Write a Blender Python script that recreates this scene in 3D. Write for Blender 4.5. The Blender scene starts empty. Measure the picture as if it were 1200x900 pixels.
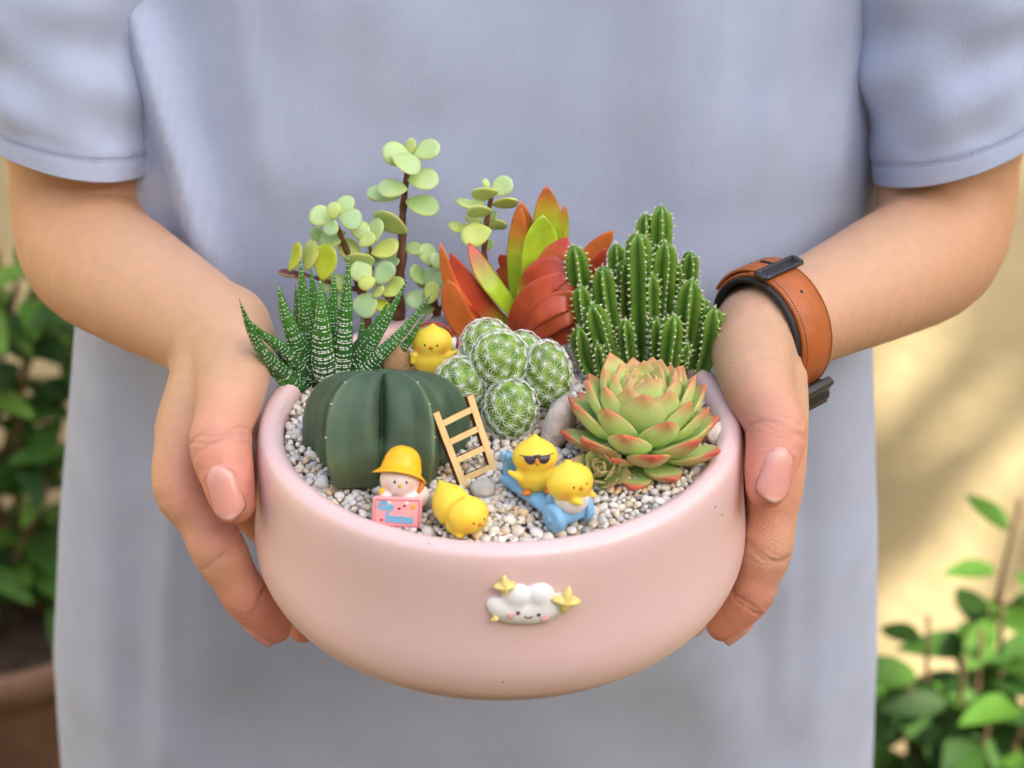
import bpy, math, random
import numpy as np
from mathutils import Vector, Matrix
R = math.radians
rng = np.random.default_rng(7)
random.seed(7)
scene = bpy.context.scene
col = scene.collection

# ---------------------------------------------------------------- camera, light, exposure
# Working frame: centimetres, origin at the centre of the bowl's rim, x right, y away from
# the viewer, z up; the rim is 105 cm above the ground.  W() turns it into metres.
ZG = 105.0
def W(p):
    return Vector((p[0] * .01, p[1] * .01, (p[2] + ZG) * .01))
PITCH, FPX, DIST = 30.0, 2464.0, 85.0
_p = R(PITCH)
c_r = np.array([1., 0, 0]); c_f = np.array([0, math.cos(_p), -math.sin(_p)]); c_u = np.array([0, math.sin(_p), math.cos(_p)])
CAM = -(c_f * DIST + c_r * (586 - 600) / FPX * DIST - c_u * (487 - 450) / FPX * DIST)
cam_d = bpy.data.cameras.new('camera')
cam_d.sensor_width = 36.0
cam_d.lens = 36.0 * FPX / 1200.0
cam_d.clip_start = .02; cam_d.clip_end = 500
cam_d.dof.use_dof = True
cam_d.dof.focus_distance = .845
cam_d.dof.aperture_fstop = 8.6
cam = bpy.data.objects.new('camera', cam_d); col.objects.link(cam)
cam.location = W(CAM); cam.rotation_euler = (R(90 - PITCH), 0, 0)
scene.camera = cam

SUN_DIR = Vector((.52, -.50, .80)).normalized()          # towards the sun: behind the viewer, high, to the right
world = bpy.data.worlds.new('World'); scene.world = world; world.use_nodes = True
wn = world.node_tree.nodes; wl = world.node_tree.links
bg = wn['Background']; sky = wn.new('ShaderNodeTexSky'); sky.sky_type = 'NISHITA'; sky.sun_disc = False
sky.sun_elevation = math.asin(SUN_DIR.z); sky.sun_rotation = math.atan2(SUN_DIR.x, SUN_DIR.y)
sky.air_density = 1.0; sky.dust_density = 4.0; sky.ozone_density = 1.0
wl.new(sky.outputs[0], bg.inputs['Color']); bg.inputs['Strength'].default_value = .15
sun_d = bpy.data.lights.new('sun', 'SUN'); sun_d.energy = 3.6; sun_d.angle = R(.6); sun_d.color = (1, .86, .66)
sun = bpy.data.objects.new('sun', sun_d); col.objects.link(sun)
sun.rotation_euler = SUN_DIR.to_track_quat('Z', 'Y').to_euler(); sun.location = (2, -2, 5)
scene.view_settings.view_transform = 'Standard'; scene.view_settings.look = 'None'
scene.view_settings.exposure = 1.68; scene.view_settings.gamma = 1.0
scene.cycles.use_denoising = True
scene.cycles.max_bounces = 8; scene.cycles.transparent_max_bounces = 8
scene.cycles.use_adaptive_sampling = True

# ---------------------------------------------------------------- helpers
def nrm(v):
    v = np.asarray(v, float); return v / (np.linalg.norm(v) + 1e-12)
def _ray(px, py):
    return c_f + c_r * (px - 600) / FPX - c_u * (py - 450) / FPX
def gy(px, py, Y):                      # the point at depth y = Y seen at this place of the photograph
    d = _ray(px, py); return CAM + d * ((Y - CAM[1]) / d[1])
def gz(px, py, Z=-.5):                  # the point at height z = Z
    d = _ray(px, py); return CAM + d * ((Z - CAM[2]) / d[2])
def gx(px, py, X):
    d = _ray(px, py); return CAM + d * ((X - CAM[0]) / d[0])

ORG = {}
def tag(o, label, cat, group=None, kind=None):
    if label: o['label'] = label
    if cat: o['category'] = cat
    if group: o['group'] = group
    if kind: o['kind'] = kind
    return o
def root(name, base, label, cat, group=None):
    o = bpy.data.objects.new(name, None); col.objects.link(o)
    o.location = W(base); o.empty_display_size = .01
    ORG[o.name] = np.asarray(base, float)
    return tag(o, label, cat, group)
def mk(name, V, F, mat, parent=None, colr=None, smooth=True, base=None):
    """one mesh object; V in cm, F list/array of faces"""
    V = np.asarray(V, float)
    if parent is not None: org = ORG[parent.name]
    elif base is not None: org = np.asarray(base, float)
    else: org = V.mean(0) * np.array([1, 1, 0]) + np.array([0, 0, V[:, 2].min()])
    me = bpy.data.meshes.new(name)
    Vm = (V - org) * .01
    if isinstance(F, np.ndarray):
        n, k = F.shape
        me.vertices.add(len(Vm)); me.vertices.foreach_set('co', Vm.astype(np.float32).ravel())
        me.loops.add(n * k); me.loops.foreach_set('vertex_index', F.astype(np.int32).ravel())
        me.polygons.add(n); me.polygons.foreach_set('loop_start', np.arange(0, n * k, k, dtype=np.int32))
        me.update(calc_edges=True); me.validate()
    else:
        me.from_pydata(Vm.tolist(), [], [tuple(int(i) for i in f) for f in F]); me.update()
    if smooth: me.polygons.foreach_set('use_smooth', np.ones(len(me.polygons), dtype=bool))
    if colr is not None:
        c = np.asarray(colr, float)
        if c.ndim == 1: c = np.tile(c, (len(V), 1))
        if c.shape[1] == 3: c = np.hstack([c, np.ones((len(c), 1))])
        a = me.color_attributes.new('col', 'FLOAT_COLOR', 'POINT'); a.data.foreach_set('color', c.astype(np.float32).ravel())
    if mat: me.materials.append(mat)
    o = bpy.data.objects.new(name, me); col.objects.link(o)
    if parent is not None:
        o.parent = parent
    else:
        o.location = W(org)
    ORG[o.name] = org
    return o
class MB:                                # mesh collector
    def __init__(s): s.V = []; s.F = []; s.C = []; s.n = 0
    def add(s, V, F, c=None):
        V = np.asarray(V, float)
        s.V.append(V)
        for f in F: s.F.append([int(i) + s.n for i in f])
        if c is not None:
            c = np.asarray(c, float); c = np.tile(c, (len(V), 1)) if c.ndim == 1 else c
            s.C.append(c)
        s.n += len(V)
    def build(s, name, mat, parent=None, smooth=True, base=None):
        return mk(name, np.vstack(s.V), s.F, mat, parent, np.vstack(s.C) if s.C else None, smooth, base)
def spline(P, n):
    """Catmull-Rom through P, n+1 samples"""
    P = np.asarray(P, float)
    if len(P) == 2: return P[0] + (P[1] - P[0]) * np.linspace(0, 1, n + 1)[:, None]
    Q = np.vstack([2 * P[0] - P[1], P, 2 * P[-1] - P[-2]])
    L = np.concatenate([[0], np.cumsum(np.linalg.norm(np.diff(P, axis=0), axis=1))]); L /= L[-1]
    out = []
    for t in np.linspace(0, 1, n + 1):
        i = min(max(np.searchsorted(L, t, 'right') - 1, 0), len(P) - 2)
        u = (t - L[i]) / max(L[i + 1] - L[i], 1e-9)
        p0, p1, p2, p3 = Q[i], Q[i + 1], Q[i + 2], Q[i + 3]
        out.append(.5 * (2 * p1 + (p2 - p0) * u + (2 * p0 - 5 * p1 + 4 * p2 - p3) * u * u + (3 * p1 - p0 - 3 * p2 + p3) * u ** 3))
    return np.array(out)
def keys(K, t):
    K = np.asarray(K, float); x = np.linspace(0, 1, 60)
    y = np.interp(x, K[:, 0], K[:, 1])
    yy = np.convolve(np.pad(y, 2, 'edge'), np.ones(5) / 5, 'valid'); yy[0] = y[0]; yy[-1] = y[-1]
    return np.interp(t, x, yy)
def leaf(path, width, wkeys, normal, thick, n=14, m=6, cup=0., top=.6, bot=1., thk=None):
    """closed fleshy leaf along a path; returns V, F, t, u, v"""
    C = spline(path, n); T = np.gradient(C, axis=0); T /= np.linalg.norm(T, axis=1)[:, None] + 1e-9
    t = np.linspace(0, 1, n + 1); w = np.maximum(keys(wkeys, t) * width, .004)
    th = thick * np.sqrt(np.clip(w / w.max(), 0, 1)) if thk is None else thick * keys(thk, t)
    N0 = nrm(normal); V = []; tt = []; uu = []; vv = []
    M = 2 * m
    for i in range(n + 1):
        S = nrm(np.cross(T[i], N0)); N = np.cross(S, T[i])
        for k in range(M):
            a = 2 * math.pi * k / M; u = math.cos(a); v = math.sin(a)
            V.append(C[i] + S * w[i] * u + N * (th[i] * v * (top if v > 0 else bot) + cup * w[i] * u * u))
            tt.append(t[i]); uu.append(u); vv.append(v)
    F = []
    for i in range(n):
        for k in range(M):
            a = i * M + k; b = i * M + (k + 1) % M
            F.append((a, b, b + M, a + M))
    F.append(tuple(range(M - 1, -1, -1))); F.append(tuple(n * M + k for k in range(M)))
    return np.array(V), F, np.array(tt), np.array(uu), np.array(vv)
def tube(path, rad, n=None, m=8, flat=1., up=(0, 0, 1), cap=True):
    P = np.asarray(path, float) if n is None else spline(path, n)
    k = len(P); rad = np.interp(np.linspace(0, 1, k), np.linspace(0, 1, len(np.atleast_1d(rad))), np.atleast_1d(rad)) if np.ndim(rad) else np.full(k, rad)
    T = np.gradient(P, axis=0); T /= np.linalg.norm(T, axis=1)[:, None] + 1e-9
    V = []; F = []; N = None
    for i in range(k):
        if N is None:
            h = np.asarray(up, float)
            if abs(np.dot(nrm(h), T[i])) > .95: h = np.array([1., 0, 0])
            N = nrm(h - np.dot(h, T[i]) * T[i])
        else: N = nrm(N - np.dot(N, T[i]) * T[i])
        B = np.cross(T[i], N)
        for j in range(m):
            a = 2 * math.pi * j / m
            V.append(P[i] + rad[i] * (B * math.cos(a) + N * math.sin(a) * flat))
    for i in range(k - 1):
        for j in range(m):
            a = i * m + j; b = i * m + (j + 1) % m; F.append((a, b, b + m, a + m))
    if cap: F.append(tuple(range(m - 1, -1, -1))); F.append(tuple((k - 1) * m + j for j in range(m)))
    return np.array(V), F
def ico(sub=1):
    import bmesh
    bm = bmesh.new(); bmesh.ops.create_icosphere(bm, subdivisions=sub, radius=1)
    V = np.array([v.co[:] for v in bm.verts]); F = [tuple(v.index for v in f.verts) for f in bm.faces]; bm.free()
    return V, F
ICO1 = ico(1); ICO2 = ico(2); ICO3 = ico(3)
OCT = (np.array([[1, 0, 0], [-1, 0, 0], [0, 1, 0], [0, -1, 0], [0, 0, 1], [0, 0, -1.]]),
       [(0, 2, 4), (2, 1, 4), (1, 3, 4), (3, 0, 4), (2, 0, 5), (1, 2, 5), (3, 1, 5), (0, 3, 5)])
def frame(z, up=(0, 0, 1)):
    z = nrm(z); up = np.asarray(up, float)
    if abs(np.dot(nrm(up), z)) > .97: up = np.array([0, 1., 0])
    x = nrm(np.cross(up, z)); return np.stack([x, np.cross(z, x), z], 1)       # columns
def lathe(prof, seg=64, close=False):
    V = []; F = []; n = len(prof)
    for r, z in prof:
        for k in range(seg):
            a = 2 * math.pi * k / seg; V.append((r * math.cos(a), r * math.sin(a), z))
    for i in range(n - 1):
        for k in range(seg):
            a = i * seg + k; b = i * seg + (k + 1) % seg; F.append((a, b, b + seg, a + seg))
    return np.array(V), F
def rbox(sx, sy, sz, r=.1, seg=2):
    import bmesh
    bm = bmesh.new(); bmesh.ops.create_cube(bm, size=1); bmesh.ops.scale(bm, vec=(sx, sy, sz), verts=bm.verts)
    bmesh.ops.bevel(bm, geom=bm.edges[:] + bm.verts[:], offset=r, segments=seg, affect='EDGES', profile=.5)
    V = np.array([v.co[:] for v in bm.verts]); F = [tuple(v.index for v in f.verts) for f in bm.faces]; bm.free()
    return V, F
def euler(rx=0, ry=0, rz=0):
    return np.array(Matrix.Rotation(R(rz), 3, 'Z') @ Matrix.Rotation(R(ry), 3, 'Y') @ Matrix.Rotation(R(rx), 3, 'X'))

# ---- smooth solid modelling: a field of rounded cones and ellipsoids, meshed with surface nets
def rc(a, b, ra, rb, k=.4, flat=None, sub=False):
    """rounded cone a->b; flat=(axis, factor) squeezes it across an axis"""
    return dict(t='c', a=np.asarray(a, float), b=np.asarray(b, float), ra=ra, rb=rb, k=k, flat=flat, sub=sub)
def rayp(pts, rad, k=.4, n=24):
    """one smooth limb: a spline with a radius at every point"""
    Q = np.hstack([np.asarray(pts, float), np.asarray(rad, float)[:, None]]); Q = spline(Q, n)
    return dict(t='p', P=Q[:, :3], R=Q[:, 3], k=k, flat=None, sub=False, a=Q[:, :3].min(0), b=Q[:, :3].max(0), ra=Q[:, 3].max(), rb=Q[:, 3].max())
def el(c, r, k=.3, rot=None, sub=False):
    return dict(t='e', c=np.asarray(c, float), r=np.asarray(r, float) * np.ones(3), k=k, rot=rot, sub=sub)
def _dist(p, P):
    if p['t'] == 'p':
        best = None
        for a, b, ra, rb in zip(p['P'][:-1], p['P'][1:], p['R'][:-1], p['R'][1:]):
            ba = b - a; pa = P - a; t = np.clip(pa @ ba / (ba @ ba + 1e-9), 0, 1); q = pa - t[..., None] * ba
            d = np.sqrt((q * q).sum(-1)) - (ra + t * (rb - ra)); best = d if best is None else np.minimum(best, d)
        return best
    if p['t'] == 'c':
        ba = p['b'] - p['a']; pa = P - p['a']
        t = np.clip(pa @ ba / (ba @ ba + 1e-9), 0, 1)
        q = pa - t[..., None] * ba
        if p['flat'] is not None:
            ax = nrm(p['flat'][0]); q = q + (q @ ax)[..., None] * ax * (1 / p['flat'][1] - 1)
        d = np.sqrt((q * q).sum(-1)) - (p['ra'] + t * (p['rb'] - p['ra']))
        return d * (p['flat'][1] if p['flat'] is not None else 1)
    q = P - p['c']
    if p['rot'] is not None: q = q @ p['rot']
    k0 = np.sqrt(((q / p['r']) ** 2).sum(-1)); k1 = np.sqrt(((q / p['r'] ** 2) ** 2).sum(-1))
    return k0 * (k0 - 1) / (k1 + 1e-9)
def solid(prims, h, smooth=1, block=8):
    lo = np.min([np.minimum(p['a'] - p['ra'], p['b'] - p['rb']) if p['t'] in 'cp' else p['c'] - p['r'].max() for p in prims if not p['sub']], 0) - 3 * h
    hi = np.max([np.maximum(p['a'] + p['ra'], p['b'] + p['rb']) if p['t'] in 'cp' else p['c'] + p['r'].max() for p in prims if not p['sub']], 0) + 3 * h
    B = block * h; nb = np.ceil((hi - lo) / B).astype(int) + 1
    g = np.stack(np.meshgrid(*[np.arange(k) for k in nb], indexing='ij'), -1).reshape(-1, 3)
    cen = lo + (g + .5) * B
    D = np.stack([_dist(p, cen) for p in prims], 1)
    sub = np.array([p['sub'] for p in prims]); kk = max(p['k'] for p in prims)
    dm = D[:, ~sub].min(1)
    act = (dm < B * 1.1 + kk) & (dm > -B * 1.3)
    g = g[act]; D = D[act]; dm = dm[act]; n = len(g); b1 = block + 1
    loc = np.stack(np.meshgrid(*[np.arange(b1)] * 3, indexing='ij'), -1).reshape(-1, 3)
    V = np.full((n, b1 ** 3), 1e3)
    first = np.full(n, True)
    for j, p in enumerate(prims):
        ix = np.where(D[:, j] < (B * 1.0 + p['k'] if p['sub'] else np.maximum(dm + B * 1.9 + 1.5 * kk, 0)))[0]
        for s in range(0, len(ix), 1500):
            q = ix[s:s + 1500]
            P = lo + h * (g[q][:, None, :] * block + loc[None])
            if p['t'] == 'p':                        # only the limb's segments near each block
                d = np.full(P.shape[:2], 1e3); cq = lo + (g[q] + .5) * B; own = D[q, j]
                for a_, b_, ra_, rb_ in zip(p['P'][:-1], p['P'][1:], p['R'][:-1], p['R'][1:]):
                    sg = rc(a_, b_, ra_, rb_); m_ = np.where(_dist(sg, cq) < own + B * 1.75)[0]
                    if len(m_): d[m_] = np.minimum(d[m_], _dist(sg, P[m_]))
            else: d = _dist(p, P)
            k = p['k']
            if p['sub']:
                a = V[q]; b = -d; hh = np.clip(.5 - .5 * (b - a) / k, 0, 1)
                V[q] = b * (1 - hh) + a * hh + k * hh * (1 - hh)
            else:
                a = V[q]; hh = np.clip(.5 + .5 * (a - d) / k, 0, 1)
                r = a * (1 - hh) + d * hh - k * hh * (1 - hh)
                V[q] = np.where(a > 900, d, r)
    V = V.reshape(n, b1, b1, b1)
    I = V < 0
    def sh(A, i, j, k): return A[:, i:i + block, j:j + block, k:k + block]
    cnt = sum(sh(I, i, j, k).astype(int) for i in (0, 1) for j in (0, 1) for k in (0, 1))
    cell = (cnt > 0) & (cnt < 8)
    bi, ci, cj, ck = np.where(cell)
    gc = g[bi] * block + np.stack([ci, cj, ck], 1)
    dims = nb * block + 2
    def lin(c): return (c[:, 0] * dims[1] + c[:, 1]) * dims[2] + c[:, 2]
    acc = np.zeros((len(bi), 3)); na = np.zeros(len(bi))
    cs = [(i, j, k) for i in (0, 1) for j in (0, 1) for k in (0, 1)]
    val = {c: V[bi, ci + c[0], cj + c[1], ck + c[2]] for c in cs}
    for a in cs:
        for ax in range(3):
            if a[ax] == 0:
                b = list(a); b[ax] = 1; b = tuple(b)
                va, vb = val[a], val[b]; m = (va < 0) != (vb < 0)
                t = np.where(m, va / (va - vb + 1e-12), 0)
                p = np.tile(np.array(a, float), (len(bi), 1)); p[:, ax] += t
                acc += p * m[:, None]; na += m
    X = lo + h * (gc + acc / na[:, None])
    ids = lin(gc); order = np.argsort(ids); sid = ids[order]
    Fs = []
    for ax in range(3):
        o1, o2 = [(1, 2), (2, 0), (0, 1)][ax]
        sl0 = [slice(0, block)] * 3; sl1 = list(sl0); sl1[ax] = slice(1, block + 1)
        A = I[(slice(None), *sl0)]; Bq = I[(slice(None), *sl1)]
        bb, i, j, k = np.where(A != Bq)
        inside = A[bb, i, j, k]
        c = g[bb] * block + np.stack([i, j, k], 1)
        qs = []
        for d1, d2 in ((-1, -1), (0, -1), (0, 0), (-1, 0)):
            e = c.copy(); e[:, o1] += d1; e[:, o2] += d2
            l = lin(e); pos = np.clip(np.searchsorted(sid, l), 0, len(sid) - 1)
            qs.append(np.where(sid[pos] == l, order[pos], -1))
        q = np.stack(qs, 1); ok = (q >= 0).all(1)
        q = q[ok]; ins = inside[ok]
        q[~ins] = q[~ins][:, ::-1]
        Fs.append(q)
    F = np.vstack(Fs)
    for _ in range(smooth):
        s = np.zeros_like(X); c = np.zeros(len(X))
        for a in range(4):
            np.add.at(s, F[:, a], X[F[:, (a + 1) % 4]]); np.add.at(c, F[:, a], 1)
        X = .45 * X + .55 * s / np.maximum(c, 1)[:, None]
    return X, F

# ---------------------------------------------------------------- materials
def mat(name, color=(.5, .5, .5), rough=.5, sss=0., sss_r=(1, .4, .25), sss_s=.004, attr=False, spec=.5, metal=0.,
        noise=0., nscale=200., ncol=None, bump=0., bscale=400., bdist=.0004, coat=0., sheen=0., trans=0.):
    m = bpy.data.materials.new(name); m.use_nodes = True
    nt = m.node_tree; N = nt.nodes; L = nt.links; b = N['Principled BSDF']
    b.inputs['Roughness'].default_value = rough; b.inputs['Metallic'].default_value = metal
    b.inputs['Specular IOR Level'].default_value = spec
    if coat: b.inputs['Coat Weight'].default_value = coat; b.inputs['Coat Roughness'].default_value = .25
    if sheen: b.inputs['Sheen Weight'].default_value = sheen
    if trans: b.inputs['Transmission Weight'].default_value = trans
    if sss:
        b.inputs['Subsurface Weight'].default_value = sss; b.inputs['Subsurface Radius'].default_value = sss_r
        b.inputs['Subsurface Scale'].default_value = sss_s
    tc = N.new('ShaderNodeTexCoord')
    if attr:
        a = N.new('ShaderNodeAttribute'); a.attribute_name = 'col'; src = a.outputs['Color']
    else:
        a = N.new('ShaderNodeRGB'); a.outputs[0].default_value = (*color, 1); src = a.outputs[0]
    if noise:
        nz = N.new('ShaderNodeTexNoise'); nz.inputs['Scale'].default_value = nscale; nz.inputs['Detail'].default_value = 5
        L.new(tc.outputs['Object'], nz.inputs['Vector'])
        mx = N.new('ShaderNodeMix'); mx.data_type = 'RGBA'
        if ncol is None:
            mx.blend_type = 'MULTIPLY'; mx.inputs['Factor'].default_value = 1
            mr = N.new('ShaderNodeMapRange'); mr.inputs['From Min'].default_value = .3; mr.inputs['From Max'].default_value = .7
            mr.inputs['To Min'].default_value = 1 - noise; mr.inputs['To Max'].default_value = 1 + noise
            L.new(nz.outputs['Fac'], mr.inputs['Value']); L.new(src, mx.inputs[6]); L.new(mr.outputs[0], mx.inputs[7])
        else:
            mr = N.new('ShaderNodeMapRange'); mr.inputs['From Min'].default_value = .42; mr.inputs['From Max'].default_value = .68
            mr.inputs['To Min'].default_value = 0; mr.inputs['To Max'].default_value = noise
            L.new(nz.outputs['Fac'], mr.inputs['Value']); L.new(mr.outputs[0], mx.inputs['Factor'])
            L.new(src, mx.inputs[6]); mx.inputs[7].default_value = (*ncol, 1)
        src = mx.outputs[2]
    L.new(src, b.inputs['Base Color'])
    if bump:
        n2 = N.new('ShaderNodeTexNoise'); n2.inputs['Scale'].default_value = bscale; n2.inputs['Detail'].default_value = 4
        L.new(tc.outputs['Object'], n2.inputs['Vector'])
        bp = N.new('ShaderNodeBump'); bp.inputs['Strength'].default_value = bump; bp.inputs['Distance'].default_value = bdist
        L.new(n2.outputs['Fac'], bp.inputs['Height']); L.new(bp.outputs[0], b.inputs['Normal'])
    return m
def srgb(r, g, b):
    f = lambda c: (c / 255 / 12.92) if c / 255 <= .04045 else ((c / 255 + .055) / 1.055) ** 2.4
    return np.array([f(r), f(g), f(b)])
def smooth01(x, a, b):
    x = np.clip((np.asarray(x, float) - a) / (b - a), 0, 1); return x * x * (3 - 2 * x)
def lerp(a, b, t):
    t = np.asarray(t, float)[..., None]; return np.asarray(a) * (1 - t) + np.asarray(b) * t
# ================================================================= THE SETTING
M_ground = mat('ground_soil', (.14, .11, .07), .95, noise=.35, nscale=14, bump=.6, bscale=60, bdist=.01)
M_wall = mat('ochre_plaster', tuple(srgb(196, 182, 144)), .9, noise=.24, nscale=4.5, bump=.5, bscale=40, bdist=.004)
M_terra = mat('terracotta', tuple(srgb(128, 98, 80)), .8, noise=.3, nscale=18, bump=.3, bscale=90, bdist=.002)
M_soil = mat('potting_soil', (.045, .03, .02), 1., noise=.4, nscale=60, bump=.8, bscale=120, bdist=.01)
M_bark = mat('bark', (.13, .085, .05), .9, noise=.35, nscale=40, bump=.6, bscale=80, bdist=.006)
M_gleaf = mat('garden_leaf', (.075, .20, .03), .6, spec=.25, attr=True, noise=.25, nscale=25, trans=0)

g = mk('ground', [(-3000, -3000, -ZG), (3000, -3000, -ZG), (3000, 3000, -ZG), (-3000, 3000, -ZG)], [(0, 1, 2, 3)], M_ground, base=(0, 0, -ZG))
g['kind'] = 'structure'
def box(x0, x1, y0, y1, z0, z1):
    V = [(x, y, z) for z in (z0, z1) for y in (y0, y1) for x in (x0, x1)]
    return np.array(V, float), [(0, 2, 3, 1), (4, 5, 7, 6), (0, 1, 5, 4), (2, 6, 7, 3), (0, 4, 6, 2), (1, 3, 7, 5)]
WY = 102.
t = root('plaster_wall', (0, WY, -ZG), 'ochre plastered garden wall dappled with sunlight behind the person', 'wall')
V, F = box(-420, 420, WY, WY + 14, -ZG, 150); mk('plaster_face', V, F, M_wall, t, smooth=False)
V, F = box(-424, 424, WY - 3, WY + 17, 150, 157); mk('coping', V, F, M_wall, t, smooth=False)

t = root('plaster_wall', (0, -240, -ZG), 'added unseen ochre wall behind the viewer blocking the low sky', 'wall')  # added out of view to cut low sky light and darken the lower shirt
V, F = box(-420, 420, -254, -240, -ZG, 185); mk('plaster_face', V, F, M_wall, t, smooth=False)
V, F = box(-424, 424, -257, -237, 185, 192); mk('coping', V, F, M_wall, t, smooth=False)
for sx_, lb in ((-1, 'added unseen ochre wall on the left blocking the low sky'), (1, 'added unseen ochre wall on the right blocking the low sky')):  # unseen side walls, added to block low sky so light falls from above
    t = root('plaster_wall', (sx_ * 330, -70, -ZG), lb, 'wall')
    V, F = box(sx_ * 337 - 7, sx_ * 337 + 7, -239, WY - 4, -ZG, 149); mk('plaster_face', V, F, M_wall, t, smooth=False)
def leaf_card(L, Wd, fold=.25, droop=.35, n=8):
    """a thin garden leaf with a midrib fold, pointing along +x, in metres"""
    V = []; F = []
    for i in range(n + 1):
        s = i / n; w = Wd * (math.sin(math.pi * min(1, s * .93 + .05)) ** .8) * (1 - .35 * s)
        if i == n: w = .02 * Wd
        x = L * s; z = -droop * L * s * s
        V += [(x, -w, z + fold * w), (x, 0, z), (x, w, z + fold * w)]
    for i in range(n):
        a = 3 * i; F += [(a, a + 3, a + 4, a + 1), (a + 1, a + 4, a + 5, a + 2)]
    return np.array(V), F
def leaf_mesh(name, L, Wd, c, fold=.25, droop=.35):
    V, F = leaf_card(L, Wd, fold, droop)
    me = bpy.data.meshes.new(name); me.from_pydata(V.tolist(), [], F)
    me.polygons.foreach_set('use_smooth', np.ones(len(F), dtype=bool))
    a = me.color_attributes.new('col', 'FLOAT_COLOR', 'POINT'); a.data.foreach_set('color', np.tile([*c, 1.], len(V)).astype(np.float32))
    me.materials.append(M_gleaf); return me
GREENS = [(.016, .055, .009), (.028, .088, .012), (.052, .14, .018), (.095, .20, .03)]
def put_leaf(me, parent, pos, dirv, up, s):
    o = bpy.data.objects.new('leaf', me); col.objects.link(o); o.parent = parent
    x = nrm(dirv); z = nrm(np.asarray(up) - np.dot(up, x) * x); y = np.cross(z, x)
    m = Matrix(((x[0], y[0], z[0], 0), (x[1], y[1], z[1], 0), (x[2], y[2], z[2], 0), (0, 0, 0, 1))) @ Matrix.Scale(s, 4)
    lo = (np.asarray(pos) - ORG[parent.name]) * .01
    m.translation = Vector(lo); o.matrix_local = m
    return o
def shrub(t, stems, per, ms, gap, rs, lean=.5):
    for st in stems:
        P = spline(st, 14); V, F = tube(P, np.linspace(.55, .2, 15), m=6); mk('stem', V, F, M_bark, t)
        for k in range(per):
            i = 2 + (k / per) * 12; q = P[int(i)]
            a = k * 2.4 + rs.uniform(-.5, .5)
            d = np.array([math.cos(a), math.sin(a) - .25, lean * rs.uniform(-.4, 1)])
            petiole = q + nrm(d) * rs.uniform(.5, gap)
            put_leaf(ms[rs.integers(len(ms))], t, petiole, d, (rs.uniform(-.3, .3), -.45 + rs.uniform(-.3, .3), 1), rs.uniform(.75, 1.2))
rs = np.random.default_rng(3)
lm = [leaf_mesh('garden_leaf', .054, .0135, c) for c in GREENS[:4]]
# potted shrub at the foot of the wall, on the person's right-hand side
pc = gy(10, 800, 78); pbase = np.array([pc[0], 78, -ZG])
t = root('potted_shrub', pbase, 'tall leafy green shrub in a terracotta pot against the wall', 'potted plant')
ph = gy(10, 792, 66)[2] + ZG
prof = [(0, .2), (8.5, .0), (9.2, .6), (12.2, ph - 3.6), (12.3, ph - 3.4), (13.4, ph - 3.3), (13.6, ph - .4), (13.2, ph), (12.3, ph), (12, ph - .8), (11.7, ph - 4)]
V, F = lathe(prof, 56); mk('pot', V + pbase, F, M_terra, t)
V, F = lathe([(0, ph - 2.2), (6, ph - 2.0), (11.9, ph - 2.6)], 32); mk('soil', V + pbase, F, M_soil, t)
st = []
for k in range(7):
    a = k * 2.1; r0 = 4.5; b = pbase + np.array([r0 * math.cos(a), r0 * math.sin(a), ph - 3])
    tp = gy(-25 + 24 * k, 275 + 20 * (k % 3) + (35 if k > 4 else 0), 74 + 3 * (k % 3)); st.append([b, (b * .6 + tp * .4) + rs.uniform(-3, 3, 3), tp])
shrub(t, st, 21, lm, 2.8, rs)
# low bright shrub growing by the wall on the other side
lm2 = [leaf_mesh('garden_leaf', .068, .0165, c, droop=.25) for c in GREENS[:3]]
b0 = np.array([gy(1150, 880, 72)[0], 76, -ZG])
t = root('garden_shrub', b0, 'low bright green shrub rooted at the foot of the sunlit wall', 'shrub')
tips = [(1088, 722, 70), (1130, 770, 66), (1175, 690, 72), (1195, 585, 76), (1066, 800, 70), (1150, 735, 68), (1225, 760, 66), (1160, 845, 64), (1260, 680, 74), (1110, 880, 68)]
st = [[b0 + np.array([rs.uniform(-3, 3), rs.uniform(-3, 3), -.5]), (b0 * .55 + gy(*q) * .45) + rs.uniform(-2, 2, 3), gy(*q)] for q in tips]
shrub(t, st, 20, lm2, 1.6, rs, .6)
# the tree behind the viewer whose crown shades the person and dapples the wall
SD = np.array(SUN_DIR[:])
cc = np.array([-2., 8, 5]) + SD * 420
tb = np.array([cc[0] + 70, cc[1] - 60, -ZG])
t = root('shade_tree', tb, 'leafy shade tree standing outside the garden scene towards the sun', 'tree')
V, F = tube([tb + (0, 0, -5), tb + (6, 8, 150), tb + (-20, 10, 300), cc + (10, 0, -20)], np.linspace(14, 5, 17), n=16, m=10); mk('trunk', V, F, M_bark, t)
mb = MB(); LV, LF = leaf_card(1, .3)
fx = frame(SD)
nl = 0
for k in range(5200):
    q = rs.normal(0, 1, 3); q = q / np.linalg.norm(q) * rs.random() ** (1 / 2.2)
    p = cc + fx @ (q * np.array([72, 78, 60]))
    if k % 4 == 0:                                  # looser outer twigs
        q2 = rs.normal(0, 1, 3); q2 /= np.linalg.norm(q2); p = cc + fx @ (q2 * np.array([150, 120, 60]) * rs.uniform(.75, 1.05))
        tw = math.sin(p[0] * .05 + p[1] * .03) + math.sin(p[1] * .06 - p[2] * .04)
        continue
    d = nrm(rs.normal(0, 1, 3)); u = nrm(rs.normal(0, 1, 3) + SD * 1.2); y = nrm(np.cross(u, d)); z = np.cross(d, y)
    mb.add(p + (LV * rs.uniform(11, 19)) @ np.stack([d, y, z]), LF, GREENS[rs.integers(3)])
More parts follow.
